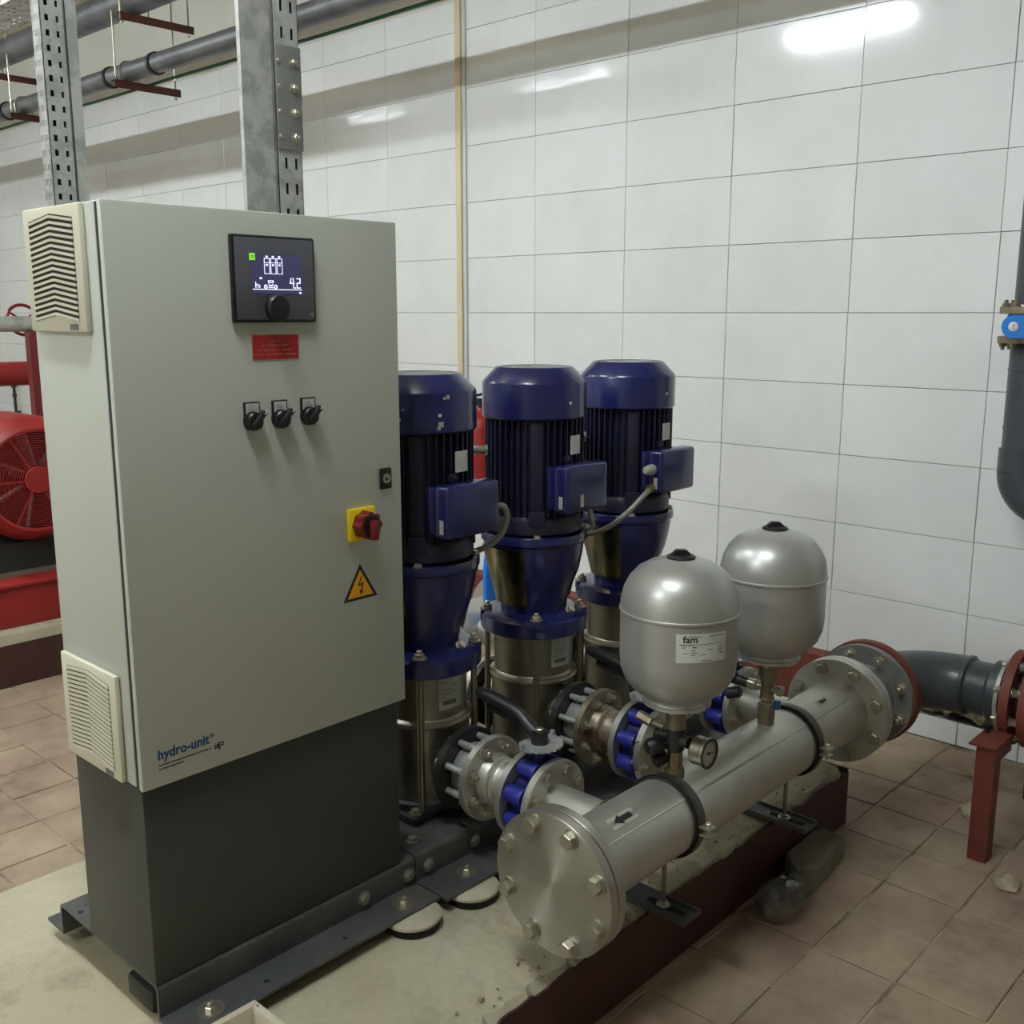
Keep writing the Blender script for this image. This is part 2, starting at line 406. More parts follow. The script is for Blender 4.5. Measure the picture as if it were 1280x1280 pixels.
# ================================================================== CONCRETE PAD
pad = thing('concrete_pad', 'low concrete pad with a dark red painted edge under the pump set', 'concrete pad', (0.66, 1.75, 0))
random.seed(5)
b = MB(); nx = 330
def edge(x, a, s): return a * mnoise.noise(Vector((x * 6, s, 0))) + a * 0.7 * mnoise.noise(Vector((x * 23, s, 4))) + a * 0.4 * mnoise.noise(Vector((x * 61, s, 8))) + a * .25
top = []
for i in range(nx + 1):
    x = PADX0 + (PADX1 - PADX0) * i / nx
    ch = max(0, edge(x, 0.02, 1.3)) * 1.6
    row = [(x, PADY0 + 0.006, 0.0), (x, PADY0 + 0.006, PADZ - 0.012 - ch * 0.7), (x, PADY0 + 0.012 + ch, PADZ - 0.003 - ch * 0.15)]
    for k in range(1, 9):
        y = PADY0 + 0.05 + (PADY1 - PADY0 - 0.06) * k / 8
        row.append((x, y, PADZ + 0.002 * mnoise.noise(Vector((x * 4, y * 4, 2)))))
    row += [(x, PADY1, PADZ - 0.006), (x, PADY1, 0)]
    top.append([b.bm.verts.new(p) for p in row])
for a, c in zip(top, top[1:]):
    for k in range(len(a) - 1): b.bm.faces.new([a[k], c[k], c[k + 1], a[k + 1]])
b.bm.faces.new(top[0]); b.bm.faces.new(list(reversed(top[-1])))
part('slab', b, 'concrete', pad)
b = MB()
poly = [(PADX1 + 0.004, 0), (PADX0, 0)] + [(PADX0 + (PADX1 + 0.004 - PADX0) * i / 330, PADZ - 0.004 - max(0, edge(PADX0 + (PADX1 + .004 - PADX0) * i / 330, 0.02, 1.3)) * .8 + random.uniform(-.0015, .0015)) for i in range(331)]
b.prism(poly, (0, PADY0, 0), X, Z, -Y, -0.004, 0.002)
part('painted_edge', b, 'red_paint', pad, angle=20)
b = MB(); b.box((PADX1 - 0.002, PADY0, 0), (PADX1 + 0.004, PADY1, PADZ - 0.004)); part('painted_edge', b, 'red_paint', pad)
b = MB()
for k in range(90):      # crumbs broken off the pad's edge
    x = random.uniform(1.0, 2.68); y = PADY0 + random.uniform(0.015, 0.10); s = random.uniform(.0018, .008) * random.uniform(.5, 1)
    b.obox((x, y, PADZ + s * .3), (s * 1.6, s * 1.2, s), (random.random(), random.random(), random.random() * 3))
o = part('crumbs', b, 'rubble', pad); o['kind'] = 'stuff'

# ================================================================== BASE FRAMES
FW0, FW1, FZ0, FZ1 = 1.603, 2.006, 0.205, 0.275
def frame_profile(f0, f1, t=0.006):
    r = 0.012
    out = [(f0, FZ0), (f0, FZ0 + t), (FW0, FZ0 + t), *[(FW0 + r - r * math.cos(R(a)), FZ1 - r + r * math.sin(R(a))) for a in range(0, 91, 18)], *[(FW1 - r + r * math.sin(R(a)), FZ1 - r + r * math.cos(R(a))) for a in range(0, 91, 18)], (FW1, FZ0 + t), (f1, FZ0 + t), (f1, FZ0),
           (FW1 - t, FZ0), (FW1 - t, FZ1 - r), (FW1 - r, FZ1 - t), (FW0 + r, FZ1 - t), (FW0 + t, FZ1 - r), (FW0 + t, FZ0)]
    return out
cf = thing('cabinet_base_frame', 'dark grey folded steel base frame under the control cabinet', 'base frame', (1.1, 1.8, PADZ))
b = MB(); b.prism(frame_profile(1.52, 2.075), (0, 0, 0), Y, Z, X, 0.786, 1.408); part('channel', b, 'frame_steel', cf)
pf = thing('pump_base_frame', 'dark grey folded steel base frame carrying the three blue pumps', 'base frame', (2.03, 1.8, PADZ))
b = MB(); b.prism(frame_profile(1.50, 2.09), (0, 0, 0), Y, Z, X, 1.412, 2.66); part('channel', b, 'frame_steel', pf)
for xx, zz, par in [(1.262, .238, cf), (1.39, .238, cf), (1.45, .238, pf), (1.60, .238, pf)]:
    bolt(par, (xx, FW0, zz), -Y, 0.0105, 0.009, washer=1.5)
bolt(pf, (1.455, 1.66, FZ1), Z, 0.0105, 0.009, washer=1.6); bolt(pf, (1.465, 1.93, FZ1), Z, 0.0105, 0.009, washer=1.6)
bolt(cf, (1.335, 1.556, FZ0 + .006), Z, 0.0115, 0.011, washer=2.3, stud=.006); bolt(pf, (1.52, 1.548, FZ0 + .006), Z, 0.0115, 0.011, washer=2.3, stud=.006)
bolt(cf, (0.862, 1.556, FZ0 + .006), Z, 0.0115, 0.011, washer=2.3, stud=.006)
b = MB()
for xx in (0.98, 1.17): b.lathe((xx, 1.552, FZ0 + .0062), Z, [(0.0055, 0), (0.0055, 0.0006)], 12)
part('drilled_hole', b, 'rubber', cf)
b = MB(); b.lathe((0.80, 1.94, FZ1), Z, [(0.006, 0), (0.006, 0.0006)], 12); part('drilled_hole', b, 'rubber', cf)
ARM = [1.745, 2.292]
for xx in ARM:
    b = MB(); b.prism([(-.034, 0), (.034, 0), (.034, .006), (.034, .012), (.028, .012), (.028, .006), (-.028, .006), (-.028, .012), (-.034, .012)], (xx, 0, PADZ + .008), X, Z, Y, 1.085, 1.60)
    a = part('support_arm', b, 'frame_steel', pf)
    b = MB(); b.box((xx - .008, 1.105, PADZ + .0142), (xx + .008, 1.20, PADZ + .0152)); part('slot', b, 'rubber', a)
# round levelling feet under the flanges
for (x, y), lb in zip([(1.335, 1.53), (1.50, 1.515), (0.862, 1.53)], ['pale round levelling disc under the cabinet end of the frame joint', 'pale round levelling disc under the pump frame beside the blind flange', 'pale round levelling disc under the cabinet frame beside the white box']):
    t = thing('levelling_disc', lb, 'levelling foot', (x, y, PADZ), 'round levelling discs')
    b = MB(); b.lathe((x, y, PADZ), Z, [(.058, 0), (.06, .003), (.06, .016), (.056, .018)], 36); part('rubber_base', b, 'rubber', t)
    b = MB(); b.lathe((x, y, PADZ), Z, [(.060, .018), (.064, .02), (.064, .026), (.058, .0295)], 36); part('disc', b, 'disc', t)
bx = thing('anchor_lug', 'small zinc anchor bolt lug on the pad beside the blind flange', 'anchor bolt', (1.545, 1.41, PADZ))
b = MB(); b.box((1.53, 1.395, PADZ), (1.56, 1.425, PADZ + .003), .001); part('plate', b, 'zinc', bx); bolt(bx, (1.545, 1.41, PADZ + .003), Z, .0085, .01, stud=.015)

# ================================================================== CONTROL CABINET
CX0, CX1, DY, CY0, CY1 = 0.779, 1.379, 1.59, 1.614, 1.866
cab = thing('control_cabinet', 'tall light grey pump control cabinet on a dark grey plinth', 'control cabinet', (1.079, 1.74, FZ1))
b = MB(); b.box((CX0, CY0, 0.662), (CX1, CY1, 1.648), 0.004); part('body', b, 'cabinet', cab)
b = MB(); b.box((CX0 + .0025, CY0 - .0105, 0.6645), (CX1 - .0025, CY0 + .0015, 1.6455)); part('door_seal', b, 'seal', cab)
b = MB(); b.box((CX0, DY, 0.660), (CX1 + .002, CY0 - .0105, 1.649), 0.003); door = part('door', b, 'cabinet', cab)
b = MB(); b.box((CX0 + .006, 1.606, FZ1), (CX1 - .008, CY1 - .002, 0.662), 0.003); part('plinth', b, 'plinth', cab, 'dark grey plinth')
# side vent grilles
gm = {}
for z0, z1, nm in [(1.443, 1.647, 'u'), (0.663, 0.861, 'l')]:
    y0, y1 = 1.643, 1.855
    b = MB(); b.box((CX0 - .011, y0, z0), (CX0, y1, z1), 0.005)
    fr = part('vent_grille', b, 'ivory', cab)
    b = MB(); ya, yb, za, zb = y0 + .022, y1 - .026, z0 + .026, z1 - .012; ym = (ya + yb) / 2
    b.prism([(ya, za - .008), (ym, za + .002), (yb, za - .008), (yb, zb - .010), (ym, zb), (ya, zb - .010)], (CX0, 0, 0), Y, Z, -X, .006, .0114); part('vent_opening', b, 'vent_dark', fr)
    za, zb = z0 + .026, z1 - .012
    ns = 18 if nm == 'u' else 19; pt = (zb - za) / ns; ym = (ya + yb) / 2; kh = 0.010
    if nm not in gm:
        t = MB(); hh = pt * (.46 if nm == 'u' else .62)
        t.prism([(ya - ym, -kh), (0, 0), (yb - ym, -kh), (yb - ym, -kh + hh), (0, hh), (ya - ym, -kh + hh)], (0, 0, 0), Y, Z, -X, 0.008, 0.0135); gm[nm] = t.mesh('slat')
    for k in range(ns):
        put('slat', gm[nm], 'ivory', fr, Vector((CX0, ym, za + pt * k + pt * .25)) - cab.location)
    b = MB(); b.box((CX0 - .0116, y0 + .028, z0 + .004), (CX0 - .0105, y0 + .058, z0 + .014)); part('brand_mark', b, 'ink_grey', fr)
# operating panel with display
DD = DY + .007
dx0, dx1, dz0, dz1 = 1.0, 1.175, 1.458, 1.608
b = MB(); b.box((dx0, DD - .018, dz0), (dx1, DY, dz1), .004); dp = part('display_panel', b, 'black', cab)
b = MB(); b.box((dx0 + .006, DD - .0195, dz0 + .005), (dx1 - .006, DD - .016, dz1 - .005), .001); part('bezel', b, 'bezel', dp)
sx0, sx1, sz0, sz1 = 1.038, 1.144, 1.508, 1.576
b = MB(); b.box((sx0, DD - .0203, sz0), (sx1, DD - .019, sz1)); part('screen', b, 'screen', dp)
PO = (sx0, DD - .0203, sz0)
b = MB()
def st(pts, wd): b.stroke(pts, wd, PO, X, Z, -Y, 0, .0005)
for k in range(3):
    u = .026 + .0132 * k
    st([(u, .0345), (u, .0605), (u + .0105, .0605), (u + .0105, .0345), (u, .0345)], .0009)
    st([(u, .0535), (u + .0105, .0535)], .0009); st([(u + .0045, .0635), (u + .0055, .0635)], .0032); st([(u + .0045, .0495), (u + .0055, .0495)], .0032)
st([(.001, .0075), (.103, .0075)], .0013); st([(.099, .0022), (.101, .0022)], .0028); st([(.017, .0265), (.018, .0265)], .0035)
st([(.0065, .0105), (.0065, .0195)], .0014); st([(.0065, .0155), (.011, .0155), (.011, .0105)], .0013); st([(.0145, .0105), (.0145, .0145)], .0013)
for u in (.027, .0475): st([(u + .0028 * math.cos(a * pi / 4), .0120 + .003 * math.sin(a * pi / 4)) for a in range(9)], .0012)
st([(.033, .0195), (.033, .0225), (.0425, .0225), (.0425, .0195), (.033, .0195)], .0012); st([(.033, .0165), (.038, .0135), (.0425, .0165)], .0012); st([(.033, .0105), (.0425, .0105)], .0012); st([(.0345, .0130), (.041, .0130)], .001)
st([(.081, .0275), (.079, .0190), (.0875, .0190)], .0017); st([(.0856, .0275), (.0856, .0108)], .0017)
st([(.0893, .0109), (.0898, .0109)], .0022)
st([(.0935, .0272), (.1, .0272), (.1, .0195), (.0935, .0190), (.0935, .0110), (.1005, .0110)], .0017)
part('screen_symbols', b, 'screen_white', dp)
b = MB(); b.box((1.0345, DD - .0205, 1.565), (1.0455, DD - .019, 1.5765)); part('status_light', b, 'screen_green', dp)
b = MB(); b.stroke([(-.0022, .002), (.002, .002), (.002, -.001), (-.002, -.001), (-.002, .002)], .0009, (1.040, DD - .0205, 1.5703), X, Z, -Y, 0, .0004); part('status_mark', b, 'ink', dp)
b = MB(); b.lathe((1.086, DD - .0195, 1.4835), -Y, [(.0245, 0), (.0245, .004), (.0225, .010), (.0205, .0125), (.014, .0135), (0, .0135)], 40); part('dial', b, 'black', dp)
def dp_logo(b, O, s, y0, y1):
    b.stroke([(0, .25), (-.9, .25), (-.9, -.35), (-.05, -.35)], .22, O, X * s, Z * s, -Y, y0, y1)
    b.stroke([(0, .65), (0, .1), (.0, .05)], .22, O, X * s, Z * s, -Y, y0, y1)
    b.stroke([(-.45, -.05), (.9, -.05), (.9, .5), (.1, .5)], .22, O, X * s, Z * s, -Y, y0, y1)
    b.stroke([(.1, -.35), (.1, -.95)], .22, O, X * s, Z * s, -Y, y0, y1)
b = MB(); dp_logo(b, (1.163, DD - .0195, 1.472), .0042, 0, .0005); part('emblem', b, 'label_grey', dp)
# red instruction plate
b = MB(); b.box((1.039, DY - .0012, 1.392), (1.139, DY, 1.437)); rp = part('instruction_plate', b, 'pink_edge', cab)
b = MB(); b.box((1.0405, DY - .0018, 1.3935), (1.1375, DY - .001, 1.4355)); part('plate_face', b, 'red_sign', rp, 'red plate face')
b = MB(); random.seed(2)
for zz, ws in [(1.4255, [.021]), (1.4175, [.004, .028, .014]), (1.4095, [.007, .026, .006, .022]), (1.4015, [.019, .011, .02, .026])]:
    tot = sum(ws) + .004 * (len(ws) - 1); x = 1.089 - tot / 2
    for wd in ws:
        n = max(1, int(wd / .0032))
        for k in range(n):      # tiny raised strokes, each a letter's height
            xx = x + wd * k / n
            b.box((xx, DY - .0021, zz - .0014), (xx + .0007, DY - .0017, zz + .0014)); 
            zq = zz + random.choice([-.0012, 0, .0012]); b.box((xx, DY - .0021, zq - .0003), (xx + .002, DY - .0017, zq + .0003))
        x += wd + .004
part('engraved_lines', b, 'sign_text', rp)
# three selector switches
for sx, dzz in [(1.0315, 0), (1.0905, 0), (1.1535, .001)]:
    zt = 1.319 + dzz
    b = MB(); b.box((sx - .0165, DY - .004, zt - .038), (sx + .0165, DY, zt), .001); b.lathe((sx, DY, zt - .034), -Y, [(.0175, 0), (.0175, .006)], 28)
    s = part('selector_switch', b, 'black', cab)
    b = MB(); b.box((sx - .013, DY - .0046, zt - .0235), (sx + .0135, DY - .0035, zt - .0025)); lbp = part('label_plate', b, 'label', s)
    b = MB()
    for q in range(3): b.box((sx - .009, DY - .005, zt - .009 - .0045 * q), (sx + .004 + .005 * (q % 2), DY - .0044, zt - .0083 - .0045 * q))
    part('label_print', b, 'ink_grey', s)
    kc = Vector((sx, DY - .006, zt - .034))
    b = MB(); b.lathe(kc, -Y, [(.0165, 0), (.0165, .008), (.0145, .0105)], 28); b.obox(kc + Vector((.004, -.012, .004)), (.036, .012, .010), (0, R(-45), 0), .002); part('knob', b, 'black', s)
    b = MB(); b.obox(kc + Vector((.0150, -.0182, .0150)), (.006, .0012, .0022), (0, R(-45), 0)); b.obox(kc + Vector((.0172, -.012, .0172)), (.0012, .012, .0030), (0, R(-45), 0)); part('pointer', b, 'white', s)
# lock
b = MB(); b.box((1.322, DY - .006, 1.124), (1.352, DY, 1.167), .003); lk = part('door_lock', b, 'black', cab)
b = MB(); b.ring((1.337, DY - .006, 1.146), -Y, .0055, .0095, 0, .0016, 24); part('lock_ring', b, 'zinc', lk)
b = MB(); b.box((1.3362, DY - .0073, 1.146), (1.3405, DY - .006, 1.150)); part('lock_key_way', b, 'zinc', lk)
# main switch
b = MB(); b.box((1.236, DY - .011, 1.029), (1.303, DY, 1.095), .003); ms = part('main_switch', b, 'yellow', cab, 'yellow main switch plate with dark red knob')
kc = Vector((1.2695, DY - .011, 1.062))
b = MB(); b.ring(kc, -Y, .0255, .029, 0, .0012, 36); part('switch_ring', b, 'yellow', ms)
b = MB(); pr = [(math.cos(2 * pi * k / 96) * (.0265 + .0022 * math.cos(8 * 2 * pi * k / 96)), math.sin(2 * pi * k / 96) * (.0265 + .0022 * math.cos(8 * 2 * pi * k / 96))) for k in range(96)]
b.prism(pr, kc, X, Z, -Y, .001, .026); part('switch_knob', b, 'dark_red', ms, angle=50)
b = MB(); b.lathe(kc + Vector((0, -.0261, 0)), -Y, [(.0215, 0), (.0215, .0005)], 30); part('knob_recess', b, 'black', ms)
b = MB(); b.box((kc.x - .006, kc.y - .042, kc.z - .027), (kc.x + .0075, kc.y - .026, kc.z + .012), .003); part('knob_grip', b, 'dark_red', ms)
# high-voltage triangle
tri = [(-.0435, 0), (.0435, 0), (0, .073)]
b = MB(); b.prism(tri, (1.2665, DY, .9065), X, Z, -Y, 0, .0008); tr = part('warning_triangle', b, 'ink', cab, 'amber high-voltage warning triangle')
b = MB(); b.prism([(-.033, .0055), (.033, .0055), (0, .061)], (1.2665, DY, .9065), X, Z, -Y, .0006, .0012); part('triangle_face', b, 'amber', tr)
b = MB(); b.stroke([(.002, .046), (-.0055, .030), (.0055, .033), (.0015, .014)], .0026, (1.2665, DY, .9065), X, Z, -Y, .001, .0017)
b.prism([(-.0035, .0185), (.0055, .0195), (.0008, .0095)], (1.2665, DY, .9065), X, Z, -Y, .001, .0017); part('lightning_bolt', b, 'ink', tr)
# lettering
b = text_mesh('hydro-unit', .026, (.811, DY - .0002, .7105), X, Z, width=.1, bold=.0006); part('lettering', b, 'navy_ink', cab)
b = text_mesh('®', .011, (.9125, DY - .0002, .7195), X, Z); part('lettering', b, 'navy_ink', cab)
b = MB(); random.seed(11)
for zz, xe in [(.6985, .912), (.6915, .858)]:
    x = .812
    while x < xe:
        wd = random.uniform(.0011, .0019); b.box((x, DY - .0005, zz - random.choice([0, 0, 0, .0009])), (x + wd, DY, zz + random.uniform(.0018, .0026))); x += wd + .0006
        if random.random() < .09: x += .0022
part('small_print', b, 'ink', cab)
b = MB(); dp_logo(b, (.930, DY - .0, .7), .0092, 0, .0005); part('emblem', b, 'ink', cab)

# ================================================================== PUMPS
PY = 1.80
PXS = [1.62, 2.03, 2.44]
def sector(b, c, r0, r1, z0, z1, a0, a1, th, n=10):
    """curved patch on a vertical cylinder or cone about c, angles in degrees from +x."""
    g = []
    for (dr, ) in ((0,), (th,)):
        g.append([[b.bm.verts.new((c[0] + ((r0 + (r1 - r0) * k) + dr) * math.cos(R(a0 + (a1 - a0) * i / n)), c[1] + ((r0 + (r1 - r0) * k) + dr) * math.sin(R(a0 + (a1 - a0) * i / n)), z0 + (z1 - z0) * k)) for i in range(n + 1)] for k in (0, 1)])
    A, B = g
    for i in range(n):
        b.bm.faces.new([A[0][i], A[1][i], A[1][i + 1], A[0][i + 1]]); b.bm.faces.new([B[0][i], B[0][i + 1], B[1][i + 1], B[1][i]])
        b.bm.faces.new([A[0][i], A[0][i + 1], B[0][i + 1], B[0][i]]); b.bm.faces.new([A[1][i], B[1][i], B[1][i + 1], A[1][i + 1]])
    for i in (0, n): b.bm.faces.new([A[0][i], B[0][i], B[1][i], A[1][i]])
    return b
def make_pump(px):
    c = (px, PY)
    P = thing('vertical_pump', '', 'pump', (px, PY, FZ1), 'blue vertical pumps in a row')
    O = (px, PY, 0)
    b = MB(); b.lathe(O, Z, [(.092, 1.338), (.100, 1.338), (.104, 1.335), (.134, 1.303), (.1372, 1.296), (.1372, 1.212), (.134, 1.208), (.12, 1.208)], 56, cap=False)
    fc = part('fan_cover', b, 'blue', P)
    b = MB()
    for r in (.02, .035, .05, .065, .08, .09): b.ring((px, PY, 1.334), Z, r - .0022, r + .0022, 0, .003, 40)
    for k in range(8):
        b.obox((px + .046 * math.cos(k * pi / 4), PY + .046 * math.sin(k * pi / 4), 1.3355), (.092, .004, .003), (0, 0, k * pi / 4))
    part('fan_grille', b, 'galv', fc)
    b = MB(); b.lathe((px, PY, 1.31), Z, [(.0, 0), (.1, 0), (.1, .002), (0, .002)], 32, cap=False); part('fan_shade', b, 'rubber', fc)
    b = MB(); b.lathe(O, Z, [(.113, .955), (.113, 1.21)], 48); b.lathe(O, Z, [(.118, .905), (.128, .912), (.128, .945), (.12, .957)], 48)
    mo = part('motor_housing', b, 'blue_dark', P)
    b = MB()
    for k in range(44):
        a = 2 * pi * k / 44
        if abs(((a - pi / 4) % (pi / 2)) - 0) < .12 or abs(((a - pi / 4) % (pi / 2)) - pi / 2) < .12: continue
        b.obox((px + .1215 * math.cos(a), PY + .1215 * math.sin(a), 1.0825), (.0205, .0036, .247), (0, 0, a))
    part('cooling_fins', b, 'blue_dark', mo)
    b = MB()
    for k in range(4):
        a = pi / 4 + k * pi / 2
        b.obox((px + .115 * math.cos(a), PY + .115 * math.sin(a), 1.075), (.022, .034, .262), (0, 0, a), .003)
        b.obox((px + .122 * math.cos(a), PY + .122 * math.sin(a), .955), (.02, .042, .04), (0, 0, a), .003)
    part('housing_rib', b, 'blue_dark', mo)
    b = MB(); b.box((px - .085, PY - .185, .976), (px + .085, PY - .137, 1.098), .011, 3); b.box((px - .078, PY - .14, .982), (px + .078, PY - .108, 1.092), .006)
    tb = part('terminal_box', b, 'blue', P)
    b = MB(); b.box((px - .0862, PY - .172, .99), (px - .0848, PY - .160, 1.022)); part('box_sticker', b, 'label_grey', tb)
    b = MB(); sector(b, c, .1325, .1325, 1.118, 1.166, 266, 284, .0012, 6); part('name_plate', b, 'label', P)
    b = MB(); a = R(262); b.lathe((px + .128 * math.cos(a), PY + .128 * math.sin(a), 1.105), (math.cos(a), math.sin(a), 0), [(.012, 0), (.012, .006), (.007, .008)], 14); part('drain_plug', b, 'blue_dark', P)
    a = R(150); d = Vector((math.cos(a), math.sin(a), 0))
    b = MB(); b.cyl(Vector(O) + d * .118 + Z * 1.122, Vector(O) + d * .134 + Z * 1.122, .014, 14); b.cyl(Vector(O) + d * .134 + Z * 1.122, Vector(O) + d * .172 + Z * 1.127, .0105, 14, bev=.004); part('cable_gland', b, 'conduit', P)
    # bell-shaped motor stool
    b = MB(); b.lathe(O, Z, [(.085, .905), (.140, .905), (.1425, .901), (.1425, .884), (.136, .878), (.132, .845), (.123, .80), (.108, .76), (.096, .73), (.09, .70), (.09, .68)], 56, cap=False)
    st_ = part('motor_stool', b, 'blue', P)
    b = MB(); b.lathe(O, Z, [(.09, .69), (.112, .689), (.136, .682), (.1445, .676), (.1445, .640), (.142, .637), (.1, .637)], 56, cap=False)
    for k in range(4):
        a = pi / 4 + k * pi / 2; b.obox((px + .123 * math.cos(a), PY + .123 * math.sin(a), .670), (.044, .05, .03), (0, 0, a), .004)
    fl = part('head_flange', b, 'blue', P)
    for k in range(4):
        a = pi / 4 + k * pi / 2; bolt(fl, (px + .126 * math.cos(a), PY + .126 * math.sin(a), .685), Z, .0125, .012, washer=1.4, stud=.006)
        a2 = a; bolt(st_, (px + .131 * math.cos(a2), PY + .131 * math.sin(a2), .905), Z, .009, .008)
    a = R(285); d = Vector((math.cos(a), math.sin(a), 0)); bolt(fl, Vector(O) + d * .107 + Z * .688, (d + Z * .9).normalized(), .0105, .014)
    for ac in (178, 358):
        b = MB(); sector(b, c, .1, .140, .712, .872, ac - 34, ac + 34, .0018, 12); part('coupling_guard', b, 'guard', P)
    # stainless stage casing
    b = MB(); b.lathe(O, Z, [(.108, .642), (.108, .522), (.1105, .519), (.119, .515), (.1215, .508), (.119, .501), (.1135, .498), (.1135, .315), (.108, .302)], 56)
    part('stage_casing', b, 'shroud', P)
    b = MB()
    for k in range(4):
        a = pi / 4 + k * pi / 2; q = Vector((px + .126 * math.cos(a), PY + .126 * math.sin(a), 0)); m_ = MB(); m_.cyl(q + Z * .30, q + Z * .66, .008, 14); part('tie_rod', m_, 'shroud', P)
    b = MB(); sector(b, c, .1086, .1086, .545, .622, 248, 284, .0006, 10); lb = part('rating_label', b, 'label_grey', P)
    b = MB()
    for q, (a0, a1) in enumerate([(252, 262), (266, 279), (252, 270), (252, 276), (252, 258)]): sector(b, c, .1093, .1093, .611 - .009 * q, .6125 - .009 * q, a0, a1, .0004, 5)
    sector(b, c, .1093, .1093, .556, .567, 253, 274, .0004, 6); part('label_print', b, 'ink_grey', lb)
    # foot with in-line ports
    b = MB(); b.box((px - .125, PY - .10, FZ1), (px + .125, PY + .10, FZ1 + .022), .008); b.lathe(O, Z, [(.124, FZ1 + .02), (.12, FZ1 + .038), (.112, FZ1 + .045)], 40)
    ft = part('pump_foot', b, 'cast_black', P)
    for sx in (-1, 1):
        for sy in (-1, 1): bolt(ft, (px + sx * .10, PY + sy * .078, FZ1 + .022), Z, .011, .011, washer=1.6)
    for s in (-1, 1):
        b = MB(); b.cyl((px, PY + s * .05, BZ), (px, PY + s * .148, BZ), .062, 32); part('port_neck', b, 'shroud', P)
        b = MB(); b.ring((px, PY, BZ), Y * s, .05, .1, .143, .162, 44); part('port_flange', b, 'cast_black', P)
    return P
BZ = 0.405
pumps = [make_pump(PXS[0])]
for x in PXS[1:]:
    c = copy_tree(pumps[0]); c.location = (x, PY, FZ1); pumps.append(c)
for p, l in zip(pumps, ['blue vertical multistage pump right beside the control cabinet, paint chipped on its fan cover', 'middle blue vertical multistage pump, between the other two pumps', 'blue vertical multistage pump at the tiled wall end of the row']): p['label'] = l
b = MB(); random.seed(9)
for (a, z, s) in [(201, 1.265, .010), (204, 1.268, .006), (199, 1.232, .006), (205, 1.226, .005), (209, 1.238, .004), (247, 1.224, .008), (246, 1.218, .005), (252, 1.285, .004), (255, 1.286, .006), (213, 1.262, .003), (199, 1.24, .004)]:
    sector(b, (PXS[0], PY), .1374, .1374, z, z + s * 1.5, a, a + s * 640, .0005, 4)
part('paint_chip', b, 'label_grey', pumps[0])
for p, x, a in zip(pumps, PXS, (247, 262, 268)):
    b = MB(); sector(b, (x, PY), .1374, .1374, 1.247, 1.254, a, a + 3, .0006, 3); part('cover_sticker', b, 'white', p)
# flexible conduits
def conduit(pts, lb, r=.0075):
    b = MB(); loc = Vector(pts[-1]); b.tube(pts, r, 10, smooth=3); o = single('flexible_conduit', b, 'conduit', loc, lb, 'conduit', 'grey flexible motor conduits', angle=60)
x = PXS[0]; conduit([(x + .086, 1.645, 1.03), (x + .125, 1.64, 1.03), (x + .15, 1.65, .99), (x + .145, 1.68, .93), (x + .10, 1.74, .895), (x + .12, 1.86, .88), (x + .10, 1.98, .80), (x + .1, 2.03, .30)], 'grey flexible conduit curving from the terminal box of the pump beside the cabinet')
x = PXS[1]; conduit([(x + .06, 1.66, .976), (x + .075, 1.66, .93), (x + .13, 1.70, .90), (x + .16, 1.78, .875), (x + .15, 1.9, .85), (x + .12, 2.02, .75), (x + .1, 2.03, .30)], 'grey flexible conduit curving from the terminal box of the middle pump')
x = PXS[2]; conduit([(x - .086, 1.645, .992), (x - .12, 1.64, .985), (x - .17, 1.665, .93), (x - .21, 1.72, .875), (x - .22, 1.82, .85), (x - .22, 1.98, .75), (x - .2, 2.03, .30)], 'grey flexible conduit dropping from the terminal box of the pump at the wall end')
b = MB(); b.lathe((x - .086, 1.645, .992), -X, [(.013, 0), (.013, .012), (.01, .02)], 12); part('conduit_gland', b, 'brass', pumps[2])
b = MB(); b.lathe((x - .086, 1.645, 1.045), -X, [(.015, 0), (.015, .012), (.012, .03), (.008, .034)], 14); part('plastic_gland', b, 'label_grey', pumps[2])
b = MB(); b.box((PXS[1] - .03, PY - .1862, .99), (PXS[1] - .018, PY - .1848, 1.022)); part('box_sticker', b, 'label_grey', pumps[1])

# ================================================================== DISCHARGE SPOOLS AND VALVES
HY = 1.16
WHERE = ['of the pump beside the cabinet', 'of the middle pump', 'of the pump at the wall end']
def flange(parent, c, ax, r, h, ri=.04, m='steel', nb=8, bc=.08, br=.0115, sides=(1,), stud=.006, off=pi / 8, bm='zinc', name='flange'):
    b = MB(); b.lathe(c, ax, [(ri, 0), (r - .001, 0), (r, .001), (r, h - .001), (r - .001, h), (ri, h), (ri, 0)], 56, cap=False)
    f = part(name, b, m, parent)
    ax = Vector(ax).normalized(); u = Z.cross(ax).normalized(); v = ax.cross(u)
    for k in range(nb):
        a = off + 2 * pi * k / nb; q = Vector(c) + (u * math.cos(a) + v * math.sin(a)) * bc
        for s in sides:
            bolt(f, q + ax * (h if s > 0 else 0), ax * s, br, .012, bm, stud=stud, spin=a + .3 * k)
    return f
protos = {}
